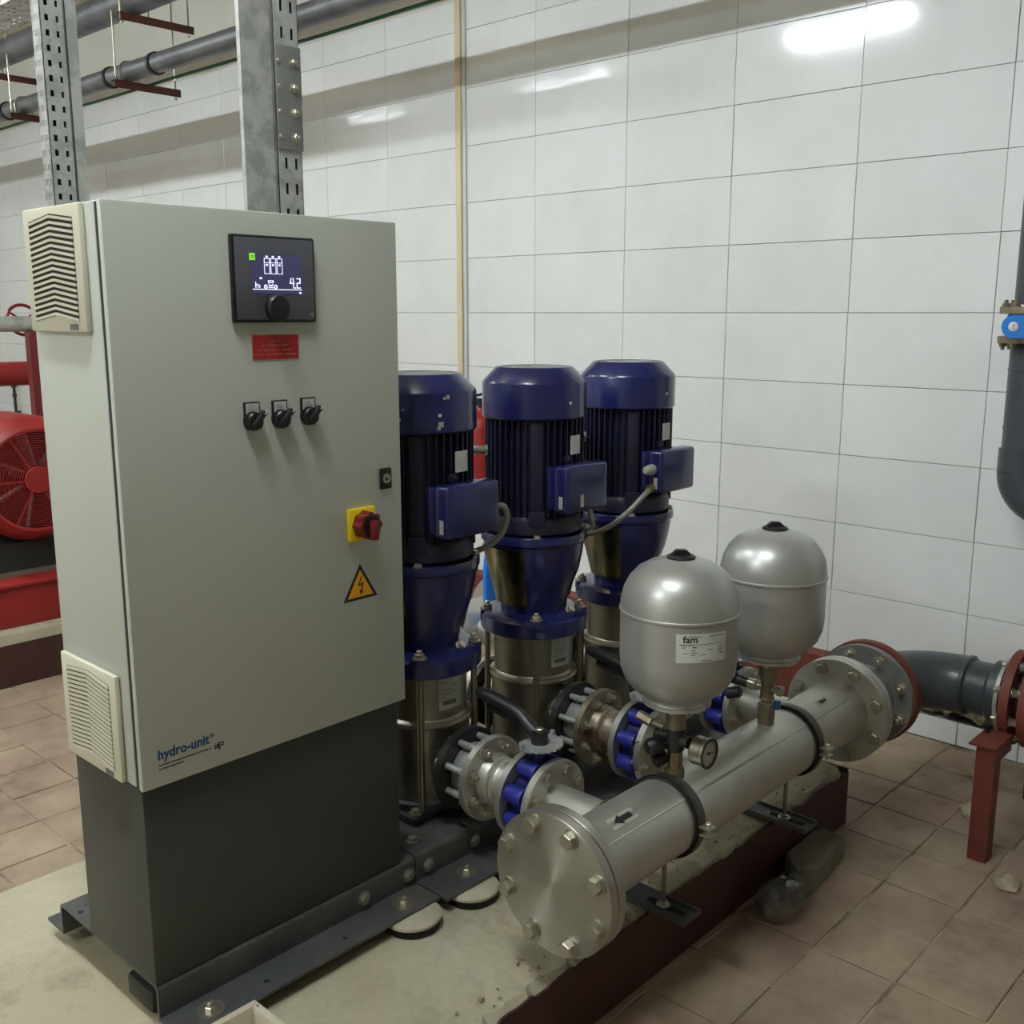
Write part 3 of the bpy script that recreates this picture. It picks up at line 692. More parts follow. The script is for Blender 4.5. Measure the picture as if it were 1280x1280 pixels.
for i, px in enumerate(PXS):
    if i == 0:
        t = thing('check_valve', '', 'check valve', (px, 1.607, BZ), 'wafer check valves on the pump outlets')
        b = MB(); b.lathe((px, 1.637, BZ), -Y, [(.05, 0), (.064, .001), (.066, .004), (.066, .058), (.064, .061), (.05, .062)], 44); part('valve_body', b, 'galv', t)
        for k in range(8):
            a = pi / 8 + k * pi / 4; q = Vector((px + .08 * math.cos(a), 0, BZ + .08 * math.sin(a)))
            m_ = MB(); m_.cyl(q + Y * 1.672, q + Y * 1.575, .0082, 12); part('stud_bolt', m_, 'galv', t)
        s = thing('pipe_spool', '', 'pipe', (px, 1.51, BZ), 'stainless spools between check and butterfly valves')
        flange(s, (px, 1.575, BZ), -Y, .101, .018, stud=.007, bm='zinc')
        b = MB(); b.lathe((px, 1.557, BZ), -Y, [(.062, 0), (.058, .018), (.056, .022), (.0535, .024), (.056, .028), (.056, .032), (.052, .036), (.05, .04), (.05, .10)], 40); part('pipe', b, 'steel', s)
        b = MB(); b.ring((px, 1.462, BZ), -Y, .045, .1, 0, .016, 50); part('backing_flange', b, 'steel', s)
        v = thing('butterfly_valve', '', 'valve', (px, 1.415, BZ), 'blue butterfly valves')
        b = MB(); b.lathe((px, 1.446, BZ), -Y, [(.05, 0), (.069, .0), (.069, .058), (.05, .058)], 44); vb = part('valve_body', b, 'blue', v)
        b = MB(); b.lathe((px, 1.446, BZ), -Y, [(.04, -.0), (.0745, 0), (.0745, .004)], 40); b.lathe((px, 1.386, BZ), Y, [(.04, 0), (.0745, 0), (.0745, .004)], 40); part('rubber_liner', b, 'rubber', v)
        for k in range(8):
            a = pi / 8 + k * pi / 4; q = Vector((px + .081 * math.cos(a), 0, BZ + .081 * math.sin(a)))
            m_ = MB(); m_.lathe(q + Y * 1.441, -Y, [(.0185, 0), (.0195, .002), (.0195, .046), (.0185, .048)], 18); m_.obox((px + .066 * math.cos(a), 1.417, BZ + .066 * math.sin(a)), (.03, .044, .03), (0, -a, 0)); part('lug', m_, 'blue_lug', vb)
        b = MB(); b.cyl((px, 1.416, BZ + .06), (px, 1.416, BZ + .117), .019, 20); b.lathe((px, 1.416, BZ + .117), Z, [(.032, 0), (.032, .01)], 24); part('valve_neck', b, 'blue', v)
        b = MB(); pl = [(.056 * math.cos(R(a)), .056 * math.sin(R(a)) * .95) for a in range(-200, 21, 8)]
        nt_ = []
        for q, p in enumerate(pl): k_ = 1 if q % 2 else .93; nt_.append((p[0] * k_, p[1] * k_))
        b.prism(nt_ + [(.03, .035), (-.03, .035)], (px, 1.416, BZ + .127), X, Y, Z, 0, .004)
        for sgn in (-1, 1): b.box((px + sgn * .052 - .004, 1.418, BZ + .127), (px + sgn * .052 + .004, 1.428, BZ + .142))
        part('notch_plate', b, 'galv', v)
        b = MB(); b.cyl((px, 1.416, BZ + .128), (px, 1.416, BZ + .160), .02, 20, r2=.018)
        z0 = BZ + .152
        b.tube([(px, 1.405, z0 - .004), (px, 1.43, z0 - .002), (px, 1.452, z0 + .010), (px, 1.475, z0 + .028), (px, 1.51, z0 + .036), (px, 1.57, z0 + .046), (px, 1.605, z0 + .05)], [.012, .0165, .017, .0165, .0165, .0165, .012], 12)
        b.tube([(px, 1.475, z0 + .008), (px, 1.51, z0 + .014), (px, 1.575, z0 + .022)], [.006, .009, .008], 10)
        lv = part('lever', b, 'black', v)
        b = MB(); b.lathe((px, 1.416, BZ + .1595), Z, [(.010, 0), (.010, .004), (.007, .006)], 6); part('lever_nut', b, 'zinc', v)
        protos = [t, s, v]; cur = protos
    else:
        cur = []
        for p in protos:
            c = copy_tree(p); c.location = (px, p.location.y, p.location.z); cur.append(c)
    if i == 1: cur_mid = cur[1]
    for c, l in zip(cur, ['grey studded check valve at the outlet ', 'short flanged stainless spool at the outlet ', 'blue lever butterfly valve at the outlet ']): c['label'] = l + WHERE[i]
M['rusty_steel'] = mat('rusty_steel', (160, 150, 132), 0.45, 0.7, (104, 74, 54), 14, 0.85, rvar=0.2, lo=0.48, hi=0.62)
for ch in cur_mid.children:
    if ch.name.startswith('backing'): continue
    ch.material_slots[0].link = 'OBJECT'; ch.material_slots[0].material = M['rusty_steel']
# thin wire loop by the middle valve
vx = PXS[1]
wc = on_plane(796, 945, 1, 1.375)
b = MB(); b.tube([wc + Vector((.028 * math.cos(2 * pi * k / 28), 0, .036 * math.sin(2 * pi * k / 28))) for k in range(28)], .0017, 6, closed=True)
b.tube([wc + Vector((.0, 0, .036)), wc + Vector((.05, .0, .03)), wc + Vector((.07, -.06, .03))], .0017, 6, smooth=2)
single('sensor_cable', b, 'black', wc, 'thin black sensor cable looped by the middle butterfly valve', 'cable')

# ================================================================== DISCHARGE HEADER
HR = 0.084; HX0, HX1 = 1.41, 2.56
hd = thing('discharge_header', 'large stainless header pipe in front of the pumps with a blind flange', 'pipe', (2.0, HY, BZ))
b = MB(); b.cyl((HX0, HY, BZ), (HX1, HY, BZ), HR, 72); part('header_pipe', b, 'steel', hd)
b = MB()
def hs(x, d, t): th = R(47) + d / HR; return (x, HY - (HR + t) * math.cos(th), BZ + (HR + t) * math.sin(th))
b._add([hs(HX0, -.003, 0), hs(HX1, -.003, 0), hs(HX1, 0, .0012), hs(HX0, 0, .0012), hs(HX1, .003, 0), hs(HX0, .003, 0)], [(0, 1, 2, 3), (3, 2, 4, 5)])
part('painted_reflection', b, 'label_grey', hd)  # pale strip that paints a bright reflection line along the header
for px in PXS:
    b = MB(); b.cyl((px, 1.37, BZ), (px, HY + .05, BZ), .0455, 40); b.lathe((px, HY + .075, BZ), Y, [(.052, 0), (.05, .006), (.0455, .012)], 36, cap=False); part('branch_pipe', b, 'steel', hd)
    flange(hd, (px, 1.385, BZ), -Y, .1, .018, stud=0, name='branch_flange', bm='zinc')
flange(hd, (HX0 - .002, HY, BZ), -X, .1435, .02, .07, nb=8, bc=.12, br=.0145, sides=(-1,), stud=.008, name='end_flange', m='steel_brushed', off=pi / 8)
b = MB(); b.ring((HX0 - .022, HY, BZ), -X, .08, .138, 0, .003, 56); part('gasket', b, 'rubber', hd)
b = MB(); b.lathe((HX0 - .025, HY, BZ), -X, [(.0, 0), (.1425, 0), (.1435, .001), (.1435, .021), (.1425, .022), (0, .022)], 96, cap=False); bf = part('blind_flange', b, 'steel_brushed', hd)
for k in range(8):
    a = pi / 8 + k * pi / 4; bolt(bf, (HX0 - .047, HY + .12 * math.cos(a), BZ + .12 * math.sin(a)), -X, .0165, .017, washer=1.2, spin=k * .35)
flange(hd, (HX1 - .004, HY, BZ), X, .1435, .021, .07, nb=8, bc=.12, br=.0145, sides=(-1,), stud=0, name='end_flange')
b = MB(); b.lathe((HX1 - .05, HY, BZ), X, [(HR, 0), (.088, .03), (.094, .047)], 56, cap=False); part('weld_neck', b, 'steel', hd)
# flow arrows
def arrow(xc, ang, L, rev, sticker):
    def cp(u, v, t): # u along x, v around pipe (m), t above
        th = R(ang) + v / HR; r = HR + t
        return Vector((xc + u, HY - r * math.cos(th), BZ + r * math.sin(th)))
    def patch(poly, t0, t1, m, par):
        b = MB(); n = len(poly); A = [cp(p[0], p[1], t0) for p in poly]; B = [cp(p[0], p[1], t1) for p in poly]
        b._add(A + B, [tuple(range(n)), tuple(range(n, 2 * n))] + [(i, (i + 1) % n, n + (i + 1) % n, n + i) for i in range(n)]); return part('flow_arrow' if m == 'ink' else 'arrow_sticker', b, m, par)
    w_ = L * .32
    if sticker:
        nq = 6; s = patch([(-L * .75, -w_ * .8), (L * .75, -w_ * .8), (L * .75, w_ * .8), (-L * .75, w_ * .8)], .0006, .001, 'label_grey', hd)
    for k in range(2):
        pass
    b = MB(); m_ = 6
    def quad(u0, u1, f):
        for k in range(m_):
            ua, ub = u0 + (u1 - u0) * k / m_, u0 + (u1 - u0) * (k + 1) / m_
            P = [(ua, -f(ua)), (ub, -f(ub)), (ub, 0), (ub, f(ub)), (ua, f(ua)), (ua, 0)]
            b._add([cp(p[0], p[1], .0013) for p in P], [(0, 1, 2, 5), (5, 2, 3, 4)])
    quad(-L / 2, -L * .08, lambda u: (u + L / 2) / (L * .42) * w_ * .75 + 1e-5)
    quad(-L * .08, L / 2, lambda u: w_ * .36)
    part('flow_arrow', b, 'ink', hd)
arrow(1.545, 69, .055, False, True)
arrow(2.405, 68, .035, False, True)
# clamps on header
for x, lb in zip(ARM, ['rubber-lined pipe clamp on the header next to the pressure gauge', 'rubber-lined pipe clamp on the header nearest the far flange']):
    t = thing('pipe_clamp', lb, 'pipe clamp', (x, HY, PADZ + .03), 'clamps holding the header pipe')
    b = MB(); b.ring((x, HY, BZ), X, HR, HR + .006, -.017, .017, 56); part('rubber_lining', b, 'rubber', t)
    b = MB(); b.lathe((x, HY, BZ), X, [(HR + .005, -.010), (HR + .0085, -.012), (HR + .0105, -.006), (HR + .0105, .006), (HR + .0085, .012), (HR + .005, .010), (HR + .005, -.010)], 56, cap=False); part('band', b, 'band', t)
    for s in (-1, 1):
        y = HY + s * (HR + .02); b = MB(); b.box((x - .012, y - .014, BZ - .012), (x + .012, y + .014, BZ - .007), .001); b.box((x - .012, y - .014, BZ + .005), (x + .012, y + .014, BZ + .010), .001); lg = part('clamp_lug', b, 'zinc', t)
        bolt(lg, (x, y + s * .002, BZ + .010), Z, .0075, .008, washer=1.2); b = MB(); b.cyl((x, y + s * .002, BZ - .02), (x, y + s * .002, BZ + .012), .004, 8); part('clamp_screw', b, 'zinc', lg)
    b = MB(); b.cyl((x, HY, PADZ + .014), (x, HY, BZ - HR - .008), .0055, 10); part('threaded_rod', b, 'steel_dirty', t)
    b = MB(); b.cyl((x, HY, BZ - HR - .022), (x, HY, BZ - HR - .006), .01, 6); part('rod_nut', b, 'zinc', t)
    bolt(t, (x, HY, PADZ + .0145), Z, .0105, .01, washer=1.5)

# ================================================================== SUCTION HEADER behind the pumps
sh = thing('suction_header', 'stainless suction header pipe running behind the pumps', 'pipe', (2.0, 2.46, 0))
b = MB(); b.cyl((1.43, 2.46, BZ), (2.6, 2.46, BZ), HR, 40); part('header_pipe', b, 'steel', sh)
for px in PXS:
    b = MB(); b.cyl((px, 1.962, BZ), (px, 2.41, BZ), .0455, 28); part('branch_pipe', b, 'steel', sh)
    flange(sh, (px, 1.962, BZ), Y, .1, .018, stud=0, name='branch_flange')
for xx in (1.43, 2.6): flange(sh, (xx - .01, 2.46, BZ), X, .1435, .021, .0, nb=8, bc=.12, br=.0145, sides=(1,), stud=0, name='end_flange')
for xx in (1.745, 2.292):
    b = MB(); b.box((xx - .02, 2.44, 0.0), (xx + .02, 2.48, BZ - HR + .003)); part('support_leg', b, 'frame_steel', sh)

# ================================================================== TANKS
TX = [1.772, 2.168]
def make_tank(x):
    O = (x, HY, 0)
    t = thing('pressure_tank', '', 'pressure tank', (x, HY, .655), 'silver membrane pressure tanks')
    b = MB(); b.lathe(O, Z, [(.0, .672), (.072, .674), (.094, .690), (.112, .712), (.1215, .738), (.124, .765), (.124, .860), (.1262, .8615), (.1268, .864), (.1262, .8665), (.1245, .868), (.1235, .885), (.118, .908), (.107, .931), (.09, .950), (.066, .964), (.04, .9725), (.0, .976)], 72); part('shell', b, 'tank', t)
    b = MB(); b.lathe(O, Z, [(.0, .656), (.071, .656), (.0735, .658), (.0735, .664), (.07, .666), (.069, .670), (.0725, .672), (.0725, .676), (.06, .68)], 56); fl = part('counter_flange', b, 'galv', t)
    for k in range(6): bolt(fl, (x + .055 * math.cos(k * pi / 3 + .4), HY + .055 * math.sin(k * pi / 3 + .4), .656), -Z, .007, .008)
    b = MB(); b.lathe(O, Z, [(.0, .968), (.0295, .968), (.030, .970), (.030, .9765), (.0275, .979), (.0, .984)], 36)
    b.prism([(-.0255, 0), (.0255, 0), (.010, .014), (-.010, .014)], (x, HY, .977), Vector((.68, -.73, 0)), Z, Vector((.73, .68, 0)), -.008, .008); part('valve_cap', b, 'black', t)
    return t
t1 = make_tank(TX[0]); t2 = copy_tree(t1); t2.location.x = TX[1]
t1['label'] = 'silver pressure tank with a white printed label, above the pressure gauge'; t2['label'] = 'unlabelled silver pressure tank nearer the tiled wall'
tc = (TX[0], HY)
b = MB(); sector(b, tc, .1243, .1243, .786, .846, 211, 262, .0005, 16); lb = part('printed_label', b, 'label', t1, 'white printed label')
def bend(a0, z0):
    def f(a, bb, c): th = R(a0) + a / .1249; r = .1249 + c; return Vector((tc[0] + r * math.cos(th), tc[1] + r * math.sin(th), z0 + bb))
    return f
def txt(s, size, a0, z0, width=None, bold=0.0): part('label_lettering', text_mesh(s, size, (0, 0, 0), X, Y, th=.0004, width=width, bold=bold, fn=bend(a0, z0)), 'ink', lb)
txt('fam', .020, 217, .8285, .030, .0004); txt('CE', .006, 216, .8165, .0075)
b = MB(); random.seed(4)
for a0, a1, z, h in [(222, 234, .8405, .0012), (243, 257, .8405, .0014), (214, 256, .8245, .0008), (214, 227, .8235, .0014), (226, 230, .818, .002), (253, 258, .816, .001), (253, 257, .811, .001), (252, 256, .807, .001), (255, 259, .802, .0014), (217, 223, .806, .0008),
                     (225, 229, .812, .0012), (225, 231, .807, .0012), (225, 229, .802, .001), (233, 240, .803, .0008), (241, 246, .813, .0008), (235, 245, .790, .0014)]:
    sector(b, tc, .1249, .1249, z, z + h, a0, a1, .0004, 6)
part('label_print', b, 'ink_grey', lb)

# tank fittings
x = TX[0]
f = thing('tank_fitting', 'brass and black isolating fitting under the labelled tank', 'pipe fitting', (x, HY, BZ + HR))
b = MB(); b.cyl((x, HY, BZ + HR - .004), (x, HY, BZ + HR + .012), .022, 24); part('weld_socket', b, 'steel_dirty', f)
b = MB(); b.cyl((x, HY, .498), (x, HY, .548), .0165, 6); b.cyl((x, HY, .498), (x, HY, .508), .021, 6); part('hex_union', b, 'brass', f)
b = MB(); b.cyl((x, HY, .545), (x, HY, .600), .02, 20, bev=.004); b.cyl((x, HY + .05, .572), (x, HY - .035, .572), .013, 16); part('tee_body', b, 'cast_black', f)
b = MB(); b.cyl((x, HY, .598), (x, HY, .657), .0215, 28); part('neck', b, 'steel_dirty', f)
b = MB(); b.lathe((x - .02, HY + .02, .562), (-.75, .35, -.1), [(.0, 0), (.016, .0), (.019, .008), (.019, .03), (.014, .038), (0, .04)], 20); b.lathe((x - .008, HY + .018, .532), (-.7, .35, -.35), [(0, 0), (.014, 0), (.016, .008), (.015, .03), (0, .034)], 18); part('valve_cap', b, 'black', f)
b = MB(); b.cyl((x, HY + .03, .590), (x - .01, HY + .075, .602), .008, 12); b.cyl((x - .01, HY + .055, .597), (x - .012, HY + .09, .606), .0115, 6); part('sensor_port', b, 'steel_dirty', f)
g = thing('pressure_gauge', 'small round steel pressure gauge on the header pipe', 'gauge', (x, HY - .06, .555))
gc = Vector((x + .006, HY - .034, .560))
b = MB(); b.cyl(gc, gc + Vector((0, -.02, 0)), .007, 12); part('stem', b, 'brass', g)
b = MB(); b.lathe(gc + Vector((0, -.012, 0)), -Y, [(0, 0), (.027, .0), (.031, .004), (.031, .026), (.0325, .028), (.0325, .036), (.029, .037), (.029, .033), (0, .033)], 44, cap=False); part('case', b, 'shroud', g)
b = MB(); b.lathe(gc + Vector((0, -.045, 0)), -Y, [(0, 0), (.0285, 0), (.0285, .0006), (0, .0006)], 40, cap=False); part('dial_face', b, 'dial_face', g)
b = MB(); b.ring(gc + Vector((0, -.0475, 0)), -Y, .0275, .0332, 0, .002, 40); part('rim', b, 'black', g)
b = MB(); b.obox(gc + Vector((.004, -.0466, 0)), (.03, .0008, .0022), (0, R(12), 0)); b.lathe(gc + Vector((0, -.046, 0)), -Y, [(.0038, 0), (.0038, .0014)], 12)
for k in range(13):
    a = R(-45 + 22.5 * k); b.obox(gc + Vector((.0235 * math.cos(a), -.0458, .0235 * math.sin(a))), (.004, .0006, .0009), (0, -a, 0))
part('needle', b, 'ink', g)
x = TX[1]
f = thing('tank_fitting', 'square steel tee fitting with a blue tag under the unlabelled tank', 'pipe fitting', (x, HY, BZ + HR))
b = MB(); b.cyl((x, HY, BZ + HR - .004), (x, HY, BZ + HR + .012), .02, 24); part('weld_socket', b, 'steel_dirty', f)
b = MB(); b.box((x - .016, HY - .016, .497), (x + .016, HY + .016, .542), .002); part('square_union', b, 'steel_dirty', f)
b = MB(); b.lathe((x, HY, 0), Z, [(.014, .542), (.014, .548), (.019, .552), (.0165, .556), (.0165, .598), (.0225, .612), (.0225, .657)], 24); part('neck', b, 'steel_dirty', f)
b = MB(); b.lathe((x, HY, .578), -Y, [(.009, .012), (.009, .026), (.0125, .028), (.0125, .040), (.008, .042)], 12); part('side_port', b, 'zinc', f)
b = MB(); b.lathe((x, HY, .578), Y, [(.010, .012), (.010, .026), (.0135, .028), (.0135, .05), (.009, .054)], 12); part('sensor_port', b, 'zinc', f)
b = MB(); b.cyl((x, HY + .05, .578), (x - .004, HY + .085, .582), .0135, 14, bev=.003); b.cyl((x - .004, HY + .082, .584), (x - .012, HY + .112, .590), .0165, 14, bev=.003); b.cyl((x - .004, HY + .07, .552), (x - .012, HY + .105, .540), .0145, 14, bev=.003); part('pressure_sensor', b, 'black', f)
b = MB(); b.box((x + .012, HY - .026, .522), (x + .026, HY - .010, .545), .003); part('blue_tag', b, 'blue_valve', f)

# ================================================================== FAR FLANGES, PVC ELBOW
af = thing('flange_adapter', 'grey steel flange adapter with a red ring joining the header to black pipe', 'pipe flange', (2.66, HY, BZ))
flange(af, (2.580, HY, BZ), X, .1435, .02, .07, nb=8, bc=.12, br=.0135, sides=(1,), stud=.012, name='mating_flange', m='steel')
b = MB(); b.lathe((2.6, HY, BZ), X, [(.1, 0), (.092, .02), (.09, .12), (.098, .135)], 48); part('neck', b, 'galv_dull', af)
flange(af, (2.725, HY, BZ), X, .1435, .02, .07, nb=8, bc=.12, br=.0135, sides=(-1,), stud=.012, name='outer_flange', m='galv_dull')
b = MB(); b.lathe((2.747, HY, BZ), X, [(.06, 0), (.147, 0), (.149, .003), (.149, .03), (.147, .033), (.06, .033)], 56); part('red_ring', b, 'rust_red', af)
pv = thing('black_pipe', 'thick dark grey plastic pipe with an elbow along the tiled wall', 'pipe', (3.0, .9, 0))
PXC = 3.005; er = .2; PR = .078
ex = PXC - er
b = MB(); b.cyl((2.78, HY, BZ), (ex + .004, HY, BZ), PR + .008, 48)
pts = [(ex + er * math.sin(R(a)), HY - er + er * math.cos(R(a)), BZ) for a in range(0, 91, 6)]
b.tube(pts, PR + .007, 44); part('elbow', b, 'pvc', pv)
b = MB(); b.lathe((PXC, HY - er + .01, BZ), -Y, [(PR + .006, 0), (PR + .011, .004), (PR + .011, .012), (PR + .002, .016)], 48, cap=False); part('collar', b, 'pvc', pv)
b = MB(); b.cyl((PXC, HY - er + .02, BZ), (PXC, -.6, BZ), PR, 48); part('straight_pipe', b, 'pvc', pv)
b = MB(); b.lathe((PXC, .90, BZ), -Y, [(PR, 0), (PR + .014, .012), (PR + .014, .045)], 48, cap=False); part('stub_end', b, 'pvc', pv)
b = MB(); b.ring((PXC, .862, BZ), -Y, PR + .012, .104, 0, .010, 56); part('steel_band', b, 'galv', pv)
for yy, s in ((.84, (1, -1)), (.79, (1, -1))):
    flange(pv, (PXC, yy, BZ), -Y, .134, .026, .06, nb=8, bc=.109, br=.012, sides=(1, -1), stud=.01, name='red_flange', m='rust_red')
st_ = thing('pipe_stand', 'rust red angle iron stand under the black plastic pipe', 'pipe stand', (2.98, .83, 0))
def angle_bar(b, p0, p1, s, t, u, v):
    p0, p1 = Vector(p0), Vector(p1); N = (p1 - p0); L = N.length; N.normalize()
    b.prism([(0, 0), (s, 0), (s, t), (t, t), (t, s), (0, s)], p0, u, v, N, 0, L)
for xx, s in ((2.762, 1), (3.245, -1)):
    b = MB(); angle_bar(b, (xx, .80, 0), (xx, .80, .330), .05, .005, X * s, Y); part('leg', b, 'rust_red', st_)
for xa, xb in ((2.752, 2.888), (3.122, 3.258)):
    b = MB(); b.prism([(.798, .290), (.803, .290), (.803, .331), (.868, .331), (.868, .336), (.798, .336)], (0, 0, 0), Y, Z, X, xa, xb); part('cross_bar', b, 'rust_red', st_)
b = MB(); b.cyl((2.862, .855, .24), (2.862, .855, .36), .007, 10); b.cyl((2.862, .855, .30), (2.862, .855, .325), .015, 6); part('u_bolt_end', b, 'black', st_)
random.seed(21)
# rubble on the floor by the stand
for k, (x, y, s, l) in enumerate([(3.05, .93, .035, 'pale lump of mortar on the floor behind the red pipe stand'), (2.70, .72, .03, 'flat pale mortar scrap on the floor at the foot of the red stand'), (3.33, 1.0, .04, 'pale mortar lump lying against the low wall kerb')]):
    b = MB(); t = bmesh.new(); bmesh.ops.create_icosphere(t, subdivisions=2, radius=1)
    for v in t.verts:
        n_ = 1 + .5 * mnoise.noise(v.co * 1.7 + Vector((k * 9, 0, 0))); v.co = Vector((v.co.x * s * 1.6 * n_, v.co.y * s * n_, max(0, v.co.z * s * .4 * n_ + s * .12)))
    b.merge(t, Matrix.Translation((x, y, 0))); single('mortar_lump', b, 'rubble', (x, y, 0), l, 'rubble', 'mortar scraps on the floor')

# ================================================================== WALL PIPE WITH BLUE VALVE
wx, wy, wr = 3.40, .992, .06
wp = thing('wall_pipe', 'dark grey vertical plastic pipe with an elbow on the tiled wall', 'pipe', (wx, wy, .93))
b = MB(); b.cyl((wx, wy, 1.05), (wx, wy, 1.385), wr, 36); b.cyl((wx, wy, 1.50), (wx, wy, CZ - .002), wr, 36); part('upright', b, 'pvc', wp)
b = MB(); b.lathe((wx, wy, 0), Z, [(wr + .007, .99), (wr + .007, 1.06), (wr, 1.062)], 36, cap=False)
b.tube([(wx, wy - .0 - .1 + .1 * math.cos(R(a)), .99 - .0 - .1 * math.sin(R(a)) + .0) for a in range(0, 91, 9)], wr + .007, 32); part('elbow', b, 'pvc', wp)
b = MB(); b.cyl((wx, wy - .1, .89), (wx, .05, .89), wr, 32); part('horizontal_run', b, 'pvc', wp)
for zz in (1.30, 1.12):
    b = MB(); b.lathe((wx, wy, zz), Z, [(wr, 0), (wr + .002, .002), (wr + .002, .008), (wr, .01)], 36, cap=False); part('pipe_joint', b, 'pvc', wp)
b = MB(); b.cyl((wx, wy, 2.2), (WX, wy, 2.2), .008, 10); b.ring((wx, wy, 2.19), Z, wr, wr + .004, 0, .02, 32); part('wall_clip', b, 'galv', wp)
bv = thing('blue_lever_valve', 'bright blue lever valve on the vertical wall pipe', 'valve', (wx, wy, 1.44))
for z0, z1 in ((1.385, 1.405), (1.472, 1.492)):
    b = MB(); b.ring((wx, wy, 0), Z, wr - .01, .098, z0, z1, 44); fl = part('flange', b, 'steel_dirty', bv)
    for k in range(8):
        a = pi / 8 + k * pi / 4; up = z0 > 1.44
        bolt(fl, (wx + .082 * math.cos(a), wy + .082 * math.sin(a), z1 if up else z0), Z if up else -Z, .011, .012, 'steel_dirty', stud=.008)
b = MB(); b.lathe((wx, wy, 0), Z, [(.05, 1.405), (.072, 1.405), (.076, 1.412), (.076, 1.465), (.072, 1.472), (.05, 1.472)], 40); vb = part('valve_body', b, 'blue_valve', bv)
d = Vector((-1, 0, 0)); hc = Vector((wx - .07, wy + .0, 1.435))
b = MB(); b.cyl(hc, hc + d * .045, .03, 28, bev=.004)
b.prism([(.034 * math.cos(R(a)) , .034 * math.sin(R(a))) for a in range(90, 271, 12)] + [(.20, -.026), (.21, -.012), (.21, .012), (.20, .026)], hc + d * .045 + Vector((0, .015, 0)), -Y, Z, d, 0, .026)
lv = part('lever', b, 'blue_valve', bv)
b = MB(); b.lathe(hc + d * .071 + Vector((0, .015, 0)), d, [(0, 0), (.014, 0), (.014, .002), (.011, .004), (0, .004)], 24, cap=False); bs = part('lever_cap', b, 'white', bv)
b = MB(); b.stroke([(-.003, .006), (.003, .006), (0, 0), (0, -.006)], .0016, hc + d * .075 + Vector((0, .015, 0)), -Y, Z, d, 0, .0006); part('cap_mark', b, 'ink', bv)

# ================================================================== PAVER AND PLASTIC BAG
pts = [on_plane(px, py, 2, .064) for px, py in [(981, 1066), (1007, 1035), (1029, 1034), (1056, 1046), (1021, 1086), (996, 1088)]]
# keep the long hexagon clear of the pad's face
c0 = sum(pts, Vector()) / len(pts)
poly = [(p.x - c0.x, min(p.y, 1.178) - c0.y) for p in pts]
b = MB(); b.prism(poly, (c0.x, c0.y, 0), X, Y, Z, 0, .064)
bmesh.ops.bevel(b.bm, geom=list(b.bm.edges), offset=.004, segments=2, affect='EDGES')
single('paving_stone', b, 'stone', (c0.x, c0.y, 0), 'grey concrete paving stone lying on the floor against the red pad edge', 'paving stone')
bc = on_plane(982, 1120, 2, .035)
b = MB(); t = bmesh.new(); bmesh.ops.create_icosphere(t, subdivisions=3, radius=1); random.seed(31)
for v in t.verts:
    p = v.co.copy(); n1 = mnoise.noise(p * 1.5 + Vector((3, 1, 5)))
    wr_ = sum((1 - abs(mnoise.noise(p * f + Vector((7, f, 7)))) * 2.2) * a for f, a in ((2.2, .10), (5, .05)))
    r = .93 + .14 * n1 + wr_ + random.uniform(-.07, .07) - .16 * math.exp(-((p.x - .35) / .18) ** 2)
    q = Vector((p.x * .108 * r, p.y * .054 * r, p.z * .050 * r)); q.z *= (1 - .25 * p.x); q.y *= (1 - .2 * p.x)
    ang = R(4); q = Vector((q.x * math.cos(ang) - q.y * math.sin(ang), q.x * math.sin(ang) + q.y * math.cos(ang), q.z))
    v.co = Vector((q.x, q.y, max(q.z + .038, .001)))
b.merge(t, Matrix.Translation((bc.x, bc.y, 0)))
single('plastic_bag', b, 'bag', (bc.x, bc.y, 0), 'crumpled dark see-through plastic bag in front of the paving stone', 'plastic bag', angle=12)
b = MB(); b.box((.80, 1.66, PADZ + .002), (.90, 1.76, PADZ + .052), .012)
single('rubber_block', b, 'cast_black', (.85, 1.71, PADZ + .002), 'dark rubber block under the open end of the cabinet frame', 'rubber block')

# ================================================================== WHITE BOX by the cabinet
wb = thing('white_box', 'open white wooden box on the pad in front of the cabinet', 'box', (.70, 1.33, PADZ))
PZ = PADZ + .0025; bx0, bx1, by0, by1, bz = .50, .897, 1.19, 1.462, .262
for lo, hi in [((bx0, by1 - .014, PZ), (bx1, by1, bz)), ((bx0, by0, PZ), (bx1, by0 + .014, bz)), ((bx0, by0 + .014, PZ), (bx0 + .014, by1 - .014, bz)), ((bx1 - .014, by0 + .014, PZ), (bx1, by1 - .014, bz))]:
    b = MB(); b.box(lo, hi, .0015); part('side_board', b, 'wood_white', wb)
b = MB(); b.box((bx0 + .014, by0 + .014, PZ), (bx1 - .014, by1 - .014, PZ + .008)); part('bottom_board', b, 'wood_white', wb)
b = MB()
for p in [(bx1 - .007, by1 - .02), (bx1 - .007, by1 - .10)]: b.lathe((p[0], p[1], bz), Z, [(.0022, 0), (.0022, .0005)], 8)
part('nail_head', b, 'ink', wb)

